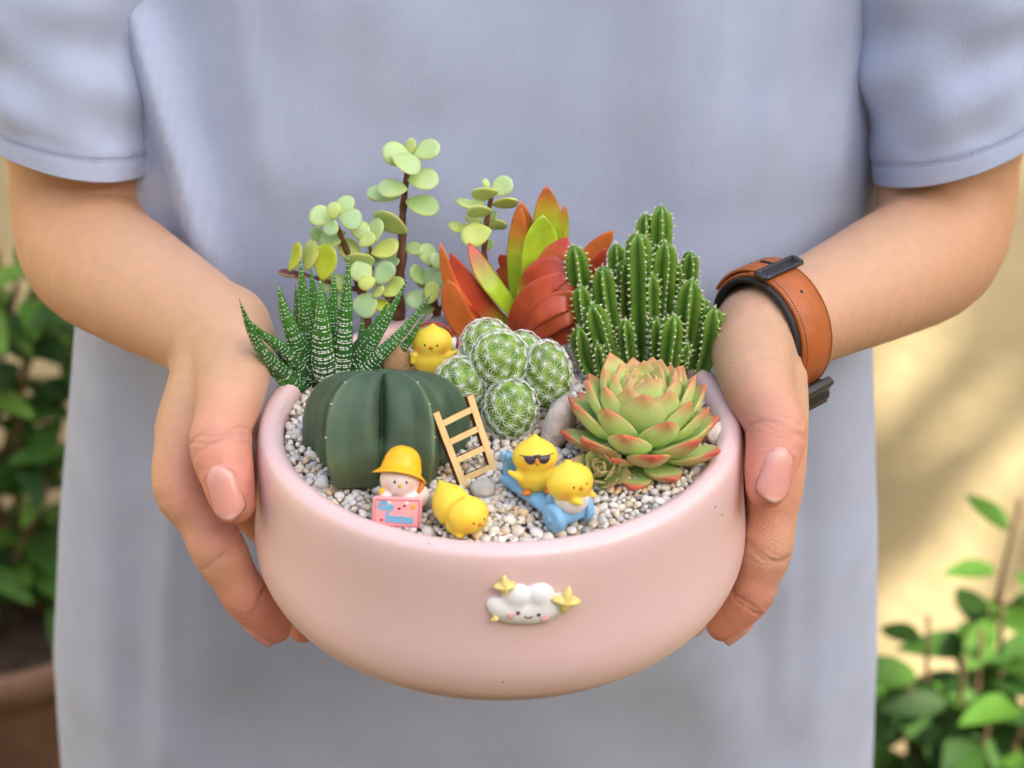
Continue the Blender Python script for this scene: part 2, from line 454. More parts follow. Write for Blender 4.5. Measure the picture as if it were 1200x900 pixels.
for k in range(5200):                               # the loose side of the crown lets spots of sun through to the wall
    wp = np.array([rs.uniform(-120, 150), WY, rs.uniform(-120, 70)])
    tw = math.sin(wp[0] * .13 + wp[2] * .035 + 1) + .8 * math.sin(wp[0] * .045 - wp[2] * .07 + 2) + .5 * math.sin(wp[2] * .16 + wp[0] * .05)
    if tw < .6: continue
    p = wp + SD * rs.uniform(440, 540)
    d = nrm(rs.normal(0, 1, 3)); u = nrm(rs.normal(0, 1, 3) + SD * 1.2); y = nrm(np.cross(u, d)); z = np.cross(d, y)
    mb.add(p + (LV * rs.uniform(10, 17)) @ np.stack([d, y, z]), LF, GREENS[rs.integers(3)])
mb.build('crown', M_gleaf, t)
# ================================================================= THE BOWL PROFILE (needed by the hands)
BOWL_OUT = [(9.30, .02), (9.52, -.05), (9.70, -.22), (9.80, -.6), (9.86, -1.1), (9.90, -1.9), (9.95, -2.9), (10.05, -3.85), (10.17, -4.8), (10.15, -5.75), (9.72, -6.75), (8.75, -7.65), (7.3, -8.27), (5.6, -8.6), (4.0, -8.7)]
def bowl_r(z):
    P = np.array(BOWL_OUT)[::-1]; return np.interp(z, P[:, 1], P[:, 0])

# ================================================================= THE PERSON
M_skin = mat('skin', (.6, .35, .23), .5, sss=.22, sss_r=(1, .35, .18), sss_s=.005, attr=True, noise=.035, nscale=150, bump=.6, bscale=1000, bdist=.0006, spec=.45)
M_nail = mat('nail', tuple(srgb(218, 158, 144)), .2, attr=True, sss=.2, sss_s=.003, spec=.5)
M_shirt = mat('cotton_jersey', tuple(srgb(177, 190, 217)), .95, noise=.05, nscale=30, sheen=.1, spec=.12)
def jersey(m):
    """fine vertical knit lines and soft handling creases"""
    nt = m.node_tree; N = nt.nodes; L = nt.links; tc = N.new('ShaderNodeTexCoord'); b = N['Principled BSDF']
    prev = None
    for sc3, dist, st in (((2300, 2300, 700), .0004, .7), ((26, 26, 12), .006, .12), ((90, 90, 60), .0012, .16)):
        mp = N.new('ShaderNodeMapping'); mp.inputs['Scale'].default_value = sc3; L.new(tc.outputs['Object'], mp.inputs['Vector'])
        nz = N.new('ShaderNodeTexNoise'); nz.inputs['Scale'].default_value = 1; nz.inputs['Detail'].default_value = 3; L.new(mp.outputs[0], nz.inputs['Vector'])
        bp = N.new('ShaderNodeBump'); bp.inputs['Strength'].default_value = st; bp.inputs['Distance'].default_value = dist; L.new(nz.outputs['Fac'], bp.inputs['Height'])
        if prev: L.new(prev.outputs[0], bp.inputs['Normal'])
        prev = bp
    L.new(prev.outputs[0], b.inputs['Normal'])
jersey(M_shirt)
M_trouser = mat('dark_trousers', (.03, .03, .035), .95, noise=.1, nscale=300)

SX = -1.3                                           # middle of the torso
person = root('person', (SX, 20, -ZG), 'person in a loose lavender grey t-shirt holding the pink planter bowl in both hands', 'person')
prims = []
# hidden trunk under the shirt: chest, belly, shoulders (keeps the body one piece)
prims += [rc((SX, 25, -38), (SX, 25, 20), 4, 4, 2), rc((SX - 12, 25, 33), (SX + 12, 25, 33), 4, 4, 2), rc((SX, 25, 20), (SX, 25, 33), 4, 4, 2)]
# --- arm and hand given as picture points with depths: (px, py, y, radius)
def P4(q): return gy(q[0], q[1], q[2])
def chain(pts, k=.5, flat=None):
    out = []
    for a, b in zip(pts[:-1], pts[1:]): out.append(rc(P4(a), P4(b), a[3], b[3], k, flat))
    return out
LT = dict(
    sh=[(118, -560, 25, 4.6), (100, 40, 20, 4.1), (97, 190, 18.6, 3.45), (96, 250, 17.6, 3.3), (108, 298, 15.4, 3.2), (160, 335, 11.5, 2.85), (215, 368, 8, 2.45), (264, 400, 5.0, 2.12)],
    thumb=[(272, 414, 3.6, 1.72), (271, 456, 1.2, 1.42), (262, 495, -.6, 1.22), (259, 524, -1.7, 1.25), (267, 560, -2.6, 1.06), (274, 588, -3.1, .88)],
    index=[(235, 470, 2.4, 1.45), (214, 563, .2, 1.28), (237, 606, -.6, 1.08), (257, 646, -1.3, 1.15), (274, 675, -1.55, .97), (290, 701, -1.7, .99), (321, 733, -1.6, .78)],
    mid=(356, 733, .8), sgn=-1)
RT = dict(
    sh=[(1075, -560, 25, 4.6), (1108, 40, 20, 4.1), (1109, 190, 18.6, 3.4), (1108, 245, 17.6, 3.3), (1090, 295, 15.4, 3.15), (1030, 328, 11.5, 2.8), (965, 358, 8, 2.4), (893, 392, 5.0, 2.10)],
    thumb=[(882, 412, 3.6, 1.72), (888, 452, 1.2, 1.42), (903, 488, -.6, 1.2), (910, 512, -1.7, 1.22), (903, 546, -2.6, 1.04), (899, 570, -3.1, .86)],
    index=[(908, 470, 2.4, 1.4), (908, 558, .2, 1.25), (905, 603, -.6, 1.03), (898, 645, -1.3, 1.08), (889, 673, -1.55, .92), (878, 699, -1.7, .95), (848, 731, -1.6, .76)],
    mid=(808, 727, .8), sgn=1)
TIPS = []; CRE = []
def nail_specs(H):
    s = H['sgn']; th = [P4(q) for q in H['thumb']]; ii = [P4(q) for q in H['index']]
    return [(th[-1], th[-2], nrm(nrm(np.array(CAM) - th[-1]) + np.array([s * .30, 0, -.15])), 1.72, .72, .52), (ii[-1], ii[-2], np.array([s * .75, -.45, -.55]), 1.15, .52, .45)]
def ray4(pts, k=.4, n=24):
    return rayp([P4(q) for q in pts], [q[3] for q in pts], k, n)
for H in (LT, RT):
    s = H['sgn']
    arm = H['sh']; wr = P4(arm[-1])
    prims.append(ray4(arm, .6, 40))
    ix = H['index']; mcp = P4(ix[1])
    kn = [mcp, mcp + np.array([s * .2, 2.15, .0]), mcp + np.array([s * .05, 4.1, -.15]), mcp + np.array([-s * .35, 5.8, -.1])]
    # forefinger ray: wrist, knuckle, joints, tip
    prims.append(rayp([wr] + [P4(q) for q in ix[0:]], [1.7] + [q[3] for q in ix], .45, 36))
    fy = (1.9, 3.9, 5.7); rrs = (.95, .92, .82)
    for fi in range(3):
        yy, rr = fy[fi], rrs[fi]; pts = []
        for z in (-5.4 + .2 * fi, -7.5 + .3 * fi, -8.75 + .35 * fi):
            rb = bowl_r(z); x = math.sqrt(max(rb * rb - yy * yy, 1)); nx = .9 if z > -7 else .5
            pts.append(np.array([s * (x + rr * nx), yy, z - rr * (1 - nx) - .1]))
        if fi == 0: pts[-1] = P4(H['mid'])
        w2 = wr + (kn[fi + 1] - kn[0]) * .26
        prims.append(rayp([w2, (w2 + kn[fi + 1]) / 2 + np.array([s * .35, 0, .0]), kn[fi + 1]] + pts, [1.6, 1.35, 1.15, rr, rr * .95, rr * .8], .45, 24))
        TIPS.append(pts[-1])
    th = H['thumb']
    prims.append(rayp([wr + np.array([-s * .2, -.1, .1])] + [P4(q) for q in th], [1.6] + [q[3] for q in th], .40, 34))
    # the muscle of the web between thumb and forefinger
    tb = P4(th[1]); prims.append(rc(tb + np.array([s * .4, .9, -.4]), mcp * .62 + tb * .38 + np.array([0, .5, 0]), 1.05, 1.0, .6))
    prims.append(rc((tb + P4(th[3])) / 2 + np.array([s * .1, 1.8, -.8]), P4(ix[2]) + np.array([-s * .2, 1.5, .6]), 1.0, .95, .5))
    TIPS += [P4(th[-1]), P4(ix[-1])]
    # folds over the joints
    tp_ = [P4(q) for q in th]; ip_ = [P4(q) for q in ix]
    for c0, c1, n_, sp_, dd in ((tp_[3], tp_[4], 5, .17, .075), (tp_[1], tp_[2], 3, .30, .04), (ip_[3], ip_[4], 4, .18, .065), (ip_[5], ip_[6], 3, .15, .055)):
        ax = nrm(c1 - c0)
        for j_ in range(n_): CRE.append((c0 + ax * sp_ * (j_ - (n_ - 1) / 2) - ax * .1, ax, .055, dd * (1 if j_ in (1, 2) else .6)))
    CRE.append((wr + nrm(P4(arm[-2]) - wr) * -.5, nrm(P4(arm[-2]) - wr), .09, .035)); CRE.append((wr + nrm(P4(arm[-2]) - wr) * .2, nrm(P4(arm[-2]) - wr), .08, .03))
V, F = solid(prims, .105, smooth=2)
# fold the skin at the joints and raise faint tendons and veins
fn = np.cross(V[F[:, 2]] - V[F[:, 0]], V[F[:, 3]] - V[F[:, 1]]); VN = np.zeros_like(V)
for a in range(4): np.add.at(VN, F[:, a], fn)
VN /= np.linalg.norm(VN, axis=1)[:, None] + 1e-12
disp = np.zeros(len(V))
for ci, (c0, ax, sg, dp) in enumerate(CRE):
    q = V - c0; near = (q * q).sum(1) < 2.4 ** 2
    al = q[near] @ ax; lat = q[near] - al[:, None] * ax
    wob = .10 * np.sin(lat[:, 0] * 3.1 + ci) + .08 * np.sin(lat[:, 2] * 4.3 + ci * 2) + .05 * np.sin(lat[:, 1] * 6 + ci)
    disp[near] -= dp * np.exp(-((al - wob) / sg) ** 2) * np.clip(1.8 - np.linalg.norm(lat, axis=1), 0, 1)
disp += .006 * np.sin(V[:, 0] * 1.7 + V[:, 2] * 1.1) * np.sin(V[:, 1] * 1.3 + V[:, 2] * .9)
for H in (LT, RT):                                  # the fold of skin that frames each nail
    for tip, prev, nv, L_, W_, bk in nail_specs(H):
        ax = nrm(tip - prev); n_ = nrm(nv - np.dot(nv, ax) * ax); s_ = np.cross(ax, n_)
        q = V - tip; near = np.where(((q * q).sum(1) < 2.2 ** 2) & (q @ n_ > .15))[0]
        tt_ = q[near] @ ax - (bk - L_ / 2); ss_ = q[near] @ s_
        dx = np.abs(tt_) - (L_ / 2 - .3); dy = np.abs(ss_) - (W_ * .9 - .3)
        d_ = np.hypot(np.maximum(dx, 0), np.maximum(dy, 0)) + np.minimum(np.maximum(dx, dy), 0) - .3
        disp[near] += (.055 * np.exp(-((d_ - .13) / .11) ** 2) * smooth01(-tt_, -L_ * .42, 0) - .02 * smooth01(-d_, 0, .15))
V = V + VN * disp[:, None]
# skin colour: a little pinker at the fingertips, thumbs and knuckles
base = srgb(206, 163, 131); pink = srgb(222, 143, 126); tan = srgb(192, 143, 105)
dt = np.min([np.linalg.norm(V - q, axis=1) for q in TIPS], 0)
c = lerp(base, pink, .8 * smooth01(-dt, -6.0, -.8))
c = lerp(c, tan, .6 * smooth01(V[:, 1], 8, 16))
c = c * (1 + 3.0 * np.minimum(disp, 0))[:, None]  # crease shade painted in: the colour darkens where the skin sinks
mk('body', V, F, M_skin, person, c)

# nails: a curved plate bedded on the back of the finger
def nail(tip, prev, normal, L, Wd, r0, r1, back=.35):
    ax = nrm(tip - prev); n = nrm(np.asarray(normal, float) - np.dot(normal, ax) * ax); s = np.cross(ax, n)
    Vn = []; Fn = []; nu, nv = 18, 14
    for i in range(nu + 1):
        a = i / nu; r = r0 + (r1 - r0) * a
        hw = Wd * (1 - .10 * (1 - a)) * (1 if .18 < a < .8 else (math.sqrt(max(0, 1 - ((.18 - a) / .18) ** 2)) * .25 + .75 if a <= .18 else 1 - .62 * ((a - .8) / .2) ** 2))
        for j in range(nv + 1):
            u = 2 * j / nv - 1; ang = u * hw / r
            bulge = r - .16 * r * abs(u) ** 4
            p = tip + ax * (L * (a - 1) + back + .10 * L * (1 - abs(u) ** 2) * (1 if a > .8 else 0) * (a - .8) / .2 - (.18 * L * (1 - u * u)) * max(0, .18 - a) / .18) \
                + s * math.sin(ang) * r + n * (math.cos(ang) * bulge - .25 * max(0, a - .45) ** 2 - .03 * (1 if i in (0,) or j in (0, nv) else 0) * 2)
            Vn.append(p)
    for i in range(nu):
        for j in range(nv):
            q = i * (nv + 1) + j; Fn.append((q, q + nv + 1, q + nv + 2, q + 1))
    a_ = np.repeat(np.linspace(0, 1, nu + 1), nv + 1)
    cn = lerp(srgb(222, 156, 142), srgb(230, 180, 166), .45 * smooth01(-a_, -.24, -.08)); cn = lerp(cn, srgb(234, 204, 186), .45 * smooth01(a_, .9, .97))
    return np.array(Vn), Fn, cn
def solidify(o, th):
    m = o.modifiers.new('thickness', 'SOLIDIFY'); m.thickness = th; m.offset = -1
for H in (LT, RT):
    s = H['sgn']
    th = [P4(q) for q in H['thumb']]
    tc = np.array(CAM) - th[-1]; tc = nrm(tc)
    V, F, cn = nail(th[-1], th[-2], nrm(tc + np.array([s * .30, 0, -.15])), 1.72, .72, 1.10, 1.0, back=.52)
    solidify(mk('thumbnail', V, F, M_nail, person, cn), .0006)
    ii = [P4(q) for q in H['index']]
    V, F, cn = nail(ii[-1], ii[-2], (s * .75, -.45, -.55), 1.15, .52, .93, .83, back=.45)
    solidify(mk('fingernail', V, F, M_nail, person, cn), .0006)

# --------------------------------------------------------------- the t-shirt
def torso_row(z):
    """left x, right x, front y, back y of the shirt at height z"""
    zk = [-45, -30, -20, -8, 4, 12, 22, 32, 40]
    xl = np.interp(z, zk, [-27.0, -26.0, -24.4, -22.2, -20.4, -19.2, -18.8, -18.6, -14])
    xr = np.interp(z, zk, [22.6, 21.6, 20.6, 19.2, 18.7, 18.2, 17.6, 17.0, 12])
    yf = np.interp(z, zk, [15.2, 14.2, 13.6, 13.2, 13.2, 13.6, 14.4, 16, 20])
    yb = np.interp(z, zk, [38, 37, 36, 35, 35, 35.5, 36, 36, 34])
    return xl, xr, yf, yb
def ridge(x, z, pts, w, h):
    """a soft fold along a polyline (z -> x)"""
    zs = [p[1] for p in pts]; xs = [p[0] for p in pts]
    o = np.argsort(zs); xx = np.interp(z, np.array(zs)[o], np.array(xs)[o])
    fade = np.clip((z - min(zs)) / 4, 0, 1) * np.clip((max(zs) + 3 - z) / 4, 0, 1)
    return h * math.exp(-((x - xx) / w) ** 2) * fade
FOLDS = [([(-17.6, 20), (-16.8, 12), (-14.6, 4), (-13.2, -3)], .75, 1.1), ([(-15.2, 22), (-14.2, 12), (-12.6, 2)], 1.3, -.35),
         ([(-10, 20), (-8.5, 8), (-8, -4)], 2.2, .22), ([(6, 20), (8, 8), (9, -6)], 2.4, .26), ([(14.4, 22), (13.4, 12), (11.8, 2)], 1.1, .42), ([(-12.2, 20), (-11.2, 10), (-10.2, 1)], .6, .26), ([(12.4, -3), (14.2, -14), (15.2, -30)], .7, .3), ([(-15.5, -9), (-17.4, -20), (-18.6, -34)], .7, .3), ([(3.5, 22), (3.0, 12), (2.4, 4)], .8, .14), ([(10.6, 22), (10.0, 14), (9.4, 6)], .7, .2), ([(-5.5, 22), (-5.2, 12), (-5.6, 5)], .9, .16), ([(17.0, 22), (16.2, 10), (15.5, 0)], .9, .5),
         ([(-12, -6), (-16, -20), (-19, -40)], 2.4, .5), ([(-4, -8), (-6, -25), (-8, -40)], 3, .35), ([(9, -8), (11, -25), (14, -40)], 2.6, .4), ([(16, -4), (16.8, -20), (17.5, -40)], 1.4, .35),
         ([(1, 20), (0, 5), (1, -6)], 3, -.2), ([(-20, -8), (-22, -40)], 1.3, .3)]
NZ, NA = 130, 168
V = []; F = []
for i in range(NZ + 1):
    z = -44 + 84 * i / NZ
    xl, xr, yf, yb = torso_row(z); cx = (xl + xr) / 2; hw = (xr - xl) / 2; cy = (yf + yb) / 2 + 1; hd = (yb - yf) / 2 + 1
    for k in range(NA):
        a = 2 * math.pi * k / NA; ca, sa = math.cos(a), math.sin(a)
        e = 2 / 2.7
        x = cx + hw * math.copysign(abs(ca) ** e, ca); y = cy + hd * math.copysign(abs(sa) ** e, sa)
        if sa < .2:
            f = 1.35 * sum(ridge(x, z, *q) for q in FOLDS)
            f += .10 * math.sin(x * .55 + z * .22 + 1) + .07 * math.sin(x * .9 - z * .35) + .05 * math.sin(z * .8 + x * .3)
            y -= f * min(1, (.2 - sa) * 2)
        else: y += .4 * math.sin(x * .5 + z * .1)
        V.append((x, y, z))
for i in range(NZ):
    for k in range(NA):
        a = i * NA + k; b = i * NA + (k + 1) % NA; F.append((a, b, b + NA, a + NA))
tor_n = len(V)
shirt = mk('shirt', V, F, M_shirt, person); solidify(shirt, .0010)
M_stitch = mat('stitching', tuple(srgb(168, 178, 204)), .95)
for H, hem, inner, outer in ((LT, [(74, 207)], 172, -24), (RT, [(1112, 200)], 1024, 1212)):
    s = H['sgn']
    # the sleeve hangs round the upper arm and ends in a stitched hem
    c0 = gy(82 if s < 0 else 1131, 180 if s < 0 else 176, 18.3); c1 = gy(104 if s < 0 else 1092, -420, 24)
    ax = nrm(c1 - c0); L = np.linalg.norm(c1 - c0)
    xh = nrm(np.array([1, 0, 0]) - ax[0] * ax); yh = np.cross(ax, xh)
    V = []; F = []; n, m = 110, 96; hemrow = (4, 5)
    def sl_pt(q, a, out=0.):
        ctr = c0 + ax * L * q
        rx = 4.35 + 2.2 * q; ry = 4.6 + 3.2 * q
        w = 1 + .022 * math.sin(3 * a + 9 * q + s) + .015 * math.sin(5 * a - 14 * q)
        # soft creases running down from the armpit
        fold = (.16 * math.sin(a * 2 * s + q * 30 + 1) * math.exp(-((q - .25) / .2) ** 2) + .10 * math.sin(a * 3 * s - q * 44) * math.exp(-((q - .18) / .15) ** 2) + .05 * math.sin(a * 9 + q * 8)) * smooth01(q, .035, .09)
        pucker = .02 * math.sin(a * 70) * math.exp(-((q - .042) / .008) ** 2) - .05 * math.exp(-((q - .042) / .006) ** 2)
        tilt = (1.35 * math.cos(a) * s if s > 0 else .45 * math.cos(a) * s) * (1 - q) ** 3 + .25 * math.sin(a * 2 + 1) * (1 - q) ** 3
        d = fold + pucker + out
        return ctr + xh * (rx * w + d) * math.cos(a) + yh * (ry * w + d) * math.sin(a) + ax * tilt
    qs = np.concatenate([np.linspace(0, .08, 40), np.linspace(.08, 1, n - 39)[1:]])
    for q in qs:
        for k in range(m): V.append(sl_pt(q, 2 * math.pi * k / m))
    for i in range(len(qs) - 1):
        for k in range(m):
            a = i * m + k; b = i * m + (k + 1) % m; F.append((a, b, b + m, a + m))
    o = mk('sleeve', V, F, M_shirt, shirt); solidify(o, .0012)
    mb = MB()
    for q in (.040, .047):
        for k in range(150):
            a = 2 * math.pi * k / 150; v, f = tube([sl_pt(q, a, .045), sl_pt(q, a + .026, .045)], .022, n=2, m=5); mb.add(v, f)
    mb.build('hem_stitching', M_stitch, o)
# trousers below the hem, out of the picture
tp = [rc((SX - 9, 25, -48), (SX - 11, 26, -ZG + 3), 8.5, 6, 3), rc((SX + 9, 25, -48), (SX + 11, 26, -ZG + 3), 8.5, 6, 3), rc((SX - 7, 25, -38), (SX + 7, 25, -38), 10, 10, 4)]
V, F = solid(tp, 1.2, smooth=2); mk('trousers', V, F, M_trouser, person)
# ================================================================= THE BOWL
M_bowl = mat('pink_ceramic', tuple(srgb(230, 199, 196)), .32, noise=.025, nscale=12, bump=.12, bscale=160, bdist=.0006, spec=.5, coat=.3)
bowl = root('planter_bowl', (0, 0, -8.7), 'round matt pink ceramic planter bowl held in two hands', 'planter')
inner = [(9.02, .0), (8.86, -.10), (8.76, -.3), (8.74, -.7), (8.7, -1.6), (8.6, -4), (8.2, -6.5), (5, -7.8), (0, -7.9)]
prof = inner[::-1] + [(9.16, .035)] + BOWL_OUT + [(0, -8.7)]
# refine the outline so that the lip and the belly are round
P = np.array(prof)
def smooth_prof(P, it=3):
    for _ in range(it):
        Q = [P[0]]
        for a, b in zip(P[:-1], P[1:]): Q += [a * .75 + b * .25, a * .25 + b * .75]
        Q.append(P[-1]); P = np.array(Q)
    return P
P = smooth_prof(P, 2)
V, F = lathe(P, 128)
ang = np.arctan2(V[:, 1], V[:, 0]); V[:, 2] += .03 * np.sin(ang * 2 + .6) * (V[:, 2] > -3)      # thrown by hand, not quite true
mk('shell', V, F, M_bowl, bowl)
M_speck = mat('glaze_speck', (.12, .07, .05), .6)
for px, py in ((589, 799), (838, 594), (846, 603), (503, 637)):
    # small dark pinholes in the glaze
    d = _ray(px, py); tt = np.linspace(60, 95, 6000); Q = CAM + d[None] * tt[:, None]
    ins = np.hypot(Q[:, 0], Q[:, 1]) < bowl_r(Q[:, 2]); q = Q[np.argmax(ins)]
    mk('speck', q + ICO1[0] * .035, ICO1[1], M_speck, bowl)

# soil and gravel
M_mix = mat('soil', (.20, .17, .13), 1., noise=.3, nscale=90)
V, F = lathe([(0, -.75), (4, -.75), (8.0, -.95), (8.72, -1.05)], 48)
so = mk('soil', V, F, M_mix, base=(0, 0, -1.0)); so['kind'] = 'stuff'; tag(so, 'dark soil under the gravel in the pink bowl', 'soil')
GR = [srgb(200, 202, 204), srgb(180, 186, 194), srgb(214, 208, 196), srgb(196, 182, 160), srgb(150, 156, 168), srgb(110, 116, 128), srgb(216, 190, 150), srgb(190, 150, 105), srgb(226, 226, 224), srgb(170, 160, 146)]
GW = np.array([.24, .15, .21, .12, .035, .015, .07, .015, .13, .03]); GW = GW / GW.sum()
rs = np.random.default_rng(11)
Vs = []; Fs = []; Cs = []; n = 0
IV, IF = ICO2; IF = np.array(IF)
noisev = [1 + .10 * np.sin(IV @ rs.normal(0, 2.2, 3) + rs.uniform(0, 6)) + .07 * np.sin(IV @ rs.normal(0, 4, 3)) for _ in range(24)]
pts = []
def ground_z(x, y): return -.62 + .12 * math.exp(-(x * x + y * y) / 30)
layers = [(-.20, 2700), (0.0, 2500)]
for dz, cnt in layers:
    cell = {}
    k = 0; tries = 0
    while k < cnt and tries < 24000:
        tries += 1
        r = 8.68 * math.sqrt(rs.random()); a = rs.uniform(0, 2 * math.pi)
        x, y = r * math.cos(a), r * math.sin(a)
        size = rs.choice([.105, .135, .165, .195, .235, .29], p=[.12, .26, .28, .2, .11, .03])
        if math.hypot(x, y) + size > 8.78: continue
        key = (int((x + 10) / .5), int((y + 10) / .5)); bad = False
        for i in (-1, 0, 1):
            for j in (-1, 0, 1):
                for (X, Y, S) in cell.get((key[0] + i, key[1] + j), ()):
                    if (X - x) ** 2 + (Y - y) ** 2 < (.80 * (S + size)) ** 2: bad = True; break
                if bad: break
            if bad: break
        if bad: continue
        cell.setdefault(key, []).append((x, y, size)); k += 1
        sc_ = size * np.array([rs.uniform(.95, 1.3), rs.uniform(.8, 1.0), rs.uniform(.6, .85)])
        m = euler(rs.uniform(-35, 35), rs.uniform(-35, 35), rs.uniform(0, 360))
        v = (IV * noisev[rs.integers(24)][:, None] * sc_) @ m.T + np.array([x, y, ground_z(x, y) + dz + rs.uniform(-.04, .08)])
        c = (GR[rs.choice(10, p=GW)] * np.array([1.12, 1.07, 1.0])) * rs.uniform(1.0, 1.2); c = c * .72 + .28 * srgb(212, 200, 180)
        Vs.append(v); Fs.append(IF + n); Cs.append(np.tile(c, (len(v), 1))); n += len(v)
M_gravel = mat('gravel', (.6, .6, .6), .55, attr=True, noise=.16, nscale=260, bump=.2, bscale=500, bdist=.0004, sss=.1, sss_r=(1, 1, 1), sss_s=.002, spec=.4)
gv = mk('gravel', np.vstack(Vs), np.vstack(Fs), M_gravel, None, np.clip(np.vstack(Cs), 0, 1), base=(0, 0, -.9))
tag(gv, 'pale grey and tan gravel filling the pink bowl', 'gravel', kind='stuff')

# larger stones
def stone(c, r, rot, colr, label, seed, name='stone'):
    q = np.random.default_rng(seed); v, f = ICO3
    s = 1 + sum(.07 * np.sin(v @ q.normal(0, 1.6, 3) + q.uniform(0, 6)) for _ in range(4)) + sum(.02 * np.sin(v @ q.normal(0, 6, 3)) for _ in range(4))
    v = (v * s[:, None] * np.array(r)) @ euler(*rot).T + c
    o = mk(name, v, f, mat('stone_' + str(seed), tuple(colr), .85, noise=.22, nscale=130, bump=.6, bscale=420, bdist=.0012), base=c - np.array([0, 0, r[2]]))
    return tag(o, label, 'stone')
stone(gz(655, 505, .0) + (0, .3, .1), (.62, 1.2, .8), (40, 10, -22), srgb(196, 182, 168), 'pale beige stone between the spiny round cactus and the rosette', 1)
stone(gz(462, 424, .2), (.65, .6, .95), (0, -14, 20), srgb(176, 142, 104), 'tan brown stone behind the grooved dark cactus', 2)
stone(gz(527, 378, .0), (1.1, .55, .35), (0, 5, 20), srgb(170, 164, 162), 'flat grey stone behind the chick with headphones', 3)
stone(gz(566, 573, -.4), (.5, .42, .36), (0, 5, 30), srgb(190, 184, 176), 'lumpy grey pebble at the foot of the ladder', 4)
stone(gz(506, 588, -.4), (.45, .42, .42), (0, 5, 80), srgb(172, 164, 150), 'rounded grey brown pebble beside the sign', 5)
stone(gz(838, 508, -.3), (.6, .35, .4), (10, 5, 65), srgb(214, 206, 196), 'cream pebble at the rim beyond the rosette', 6)
# ================================================================= THE PLANTS
GZ = -.55
def ground_at(px, py): return gz(px, py, GZ)
PL = dict(sss=.15, sss_r=(.5, 1, .3), sss_s=.004)

# ---- elephant bush cuttings: round fleshy leaves on brown stems
M_port = mat('jade_leaf', (.4, .6, .2), .38, attr=True, noise=.06, nscale=160, spec=.45, bump=.05, bscale=300, **PL)
M_pstem = mat('succulent_stem', tuple(srgb(112, 74, 52)), .8, noise=.4, nscale=220, bump=.7, bscale=420, bdist=.001)
PK = [(0, .10), (.10, .42), (.25, .74), (.45, .96), (.62, 1), (.78, .9), (.90, .66), (.96, .42), (1, .06)]
GL = [srgb(188, 210, 132), srgb(180, 208, 146), srgb(166, 200, 150), srgb(196, 212, 118), srgb(158, 188, 122)]
def port(base, label, stems, leaves, Y, rsd):
    q = np.random.default_rng(rsd)
    t = root('jade_cutting', base, label, 'succulent', 'elephant bush cuttings at the back of the bowl')
    for pts, r0, r1 in stems:
        n = 22; P = spline(pts, n); rad = np.linspace(r0, r1, n + 1) * (1 + .14 * np.sin(np.arange(n + 1) * 1.9) + .06 * np.sin(np.arange(n + 1) * 4.1))
        V, F = tube(P, rad, m=9); mk('stem', V, F, M_pstem, t)
    for lf in leaves:
        px, py, w, h, ang, sx = lf[:6]; ci = lf[6] if len(lf) > 6 else q.integers(5)
        dy = lf[7] if len(lf) > 7 else q.uniform(-.35, .35)
        c = gy(px, py, Y + dy); s = 1 / 27.2                # cm per picture pixel at this depth
        toc = nrm(CAM - c); rt = np.array([1, 0, 0.]); upv = nrm(np.cross(toc, rt)) * -1
        upv = nrm(np.cross(rt, -toc)); upv = upv if upv[2] > 0 else -upv
        # the leaf's long axis lies in the picture at angle ang; its blade leans away from us by as much as it looks narrowed
        a = R(ang); ax = rt * math.cos(a) + upv * math.sin(a); pr = nrm(np.cross(toc, ax))
        L = w * s * 1.02; wid = max(.80 * L, h * s); ratio = np.clip(h * s / wid, .12, .98)
        lean = math.acos(ratio); lean *= sx
        nr = nrm(toc * math.cos(lean) + pr * math.sin(lean) * (1 if pr[2] > 0 else -1))
        bend = nr * q.uniform(-.04, .10) * L
        pth = [c - ax * L / 2, c - bend, c + ax * L / 2 + bend * .6]
        V, F, tt, uu, vv = leaf(pth, wid / 2, PK, nr, .055 + .06 * L, n=14, m=7, cup=q.uniform(0, .14), top=.8, bot=1)
        base_c = GL[ci] if ci < 5 else (srgb(110, 52, 62) if ci == 5 else srgb(176, 194, 40))
        cc_ = lerp(base_c * .96, base_c * np.array([1.02, .98, .72]), smooth01(tt, .9, .3) * .6)
        cc_ = lerp(cc_, srgb(206, 200, 108), .45 * smooth01(np.abs(uu), .8, 1))
        mk('leaf', V, F, M_port, t, cc_)
YT = ground_at(470, 386)[1]
bT = ground_at(470, 386)
port(bT, 'tall upright elephant bush cutting with a bare brown stem and round leaves', [([gy(470, 400, YT), gy(467, 340, YT), gy(471, 300, YT), gy(472, 250, YT + .1), gy(478, 195, YT)], .30, .11),
      ([gy(466, 372, YT), gy(458, 352, YT - .2), gy(449, 343, YT - .3)], .26, .12)],
     [(466, 181, 36, 28, 155, 1, 1), (481, 172, 20, 13, 80, 1, 0), (500, 176, 32, 24, 20, 1, 1), (476, 192, 36, 23, -28, 1, 1, -.4), (495, 210, 38, 26, -8, 1, 1), (460, 221, 34, 22, 178, 1, 1, -.3), (449, 228, 38, 19, 170, 1, 1, .4),
      (495, 241, 39, 25, -14, 1, 4), (458, 261, 44, 22, 150, -1, 0), (441, 228, 22, 14, 185, 1, 0, .6)], YT, 1)
YL = YT - .5
bL = ground_at(425, 392)
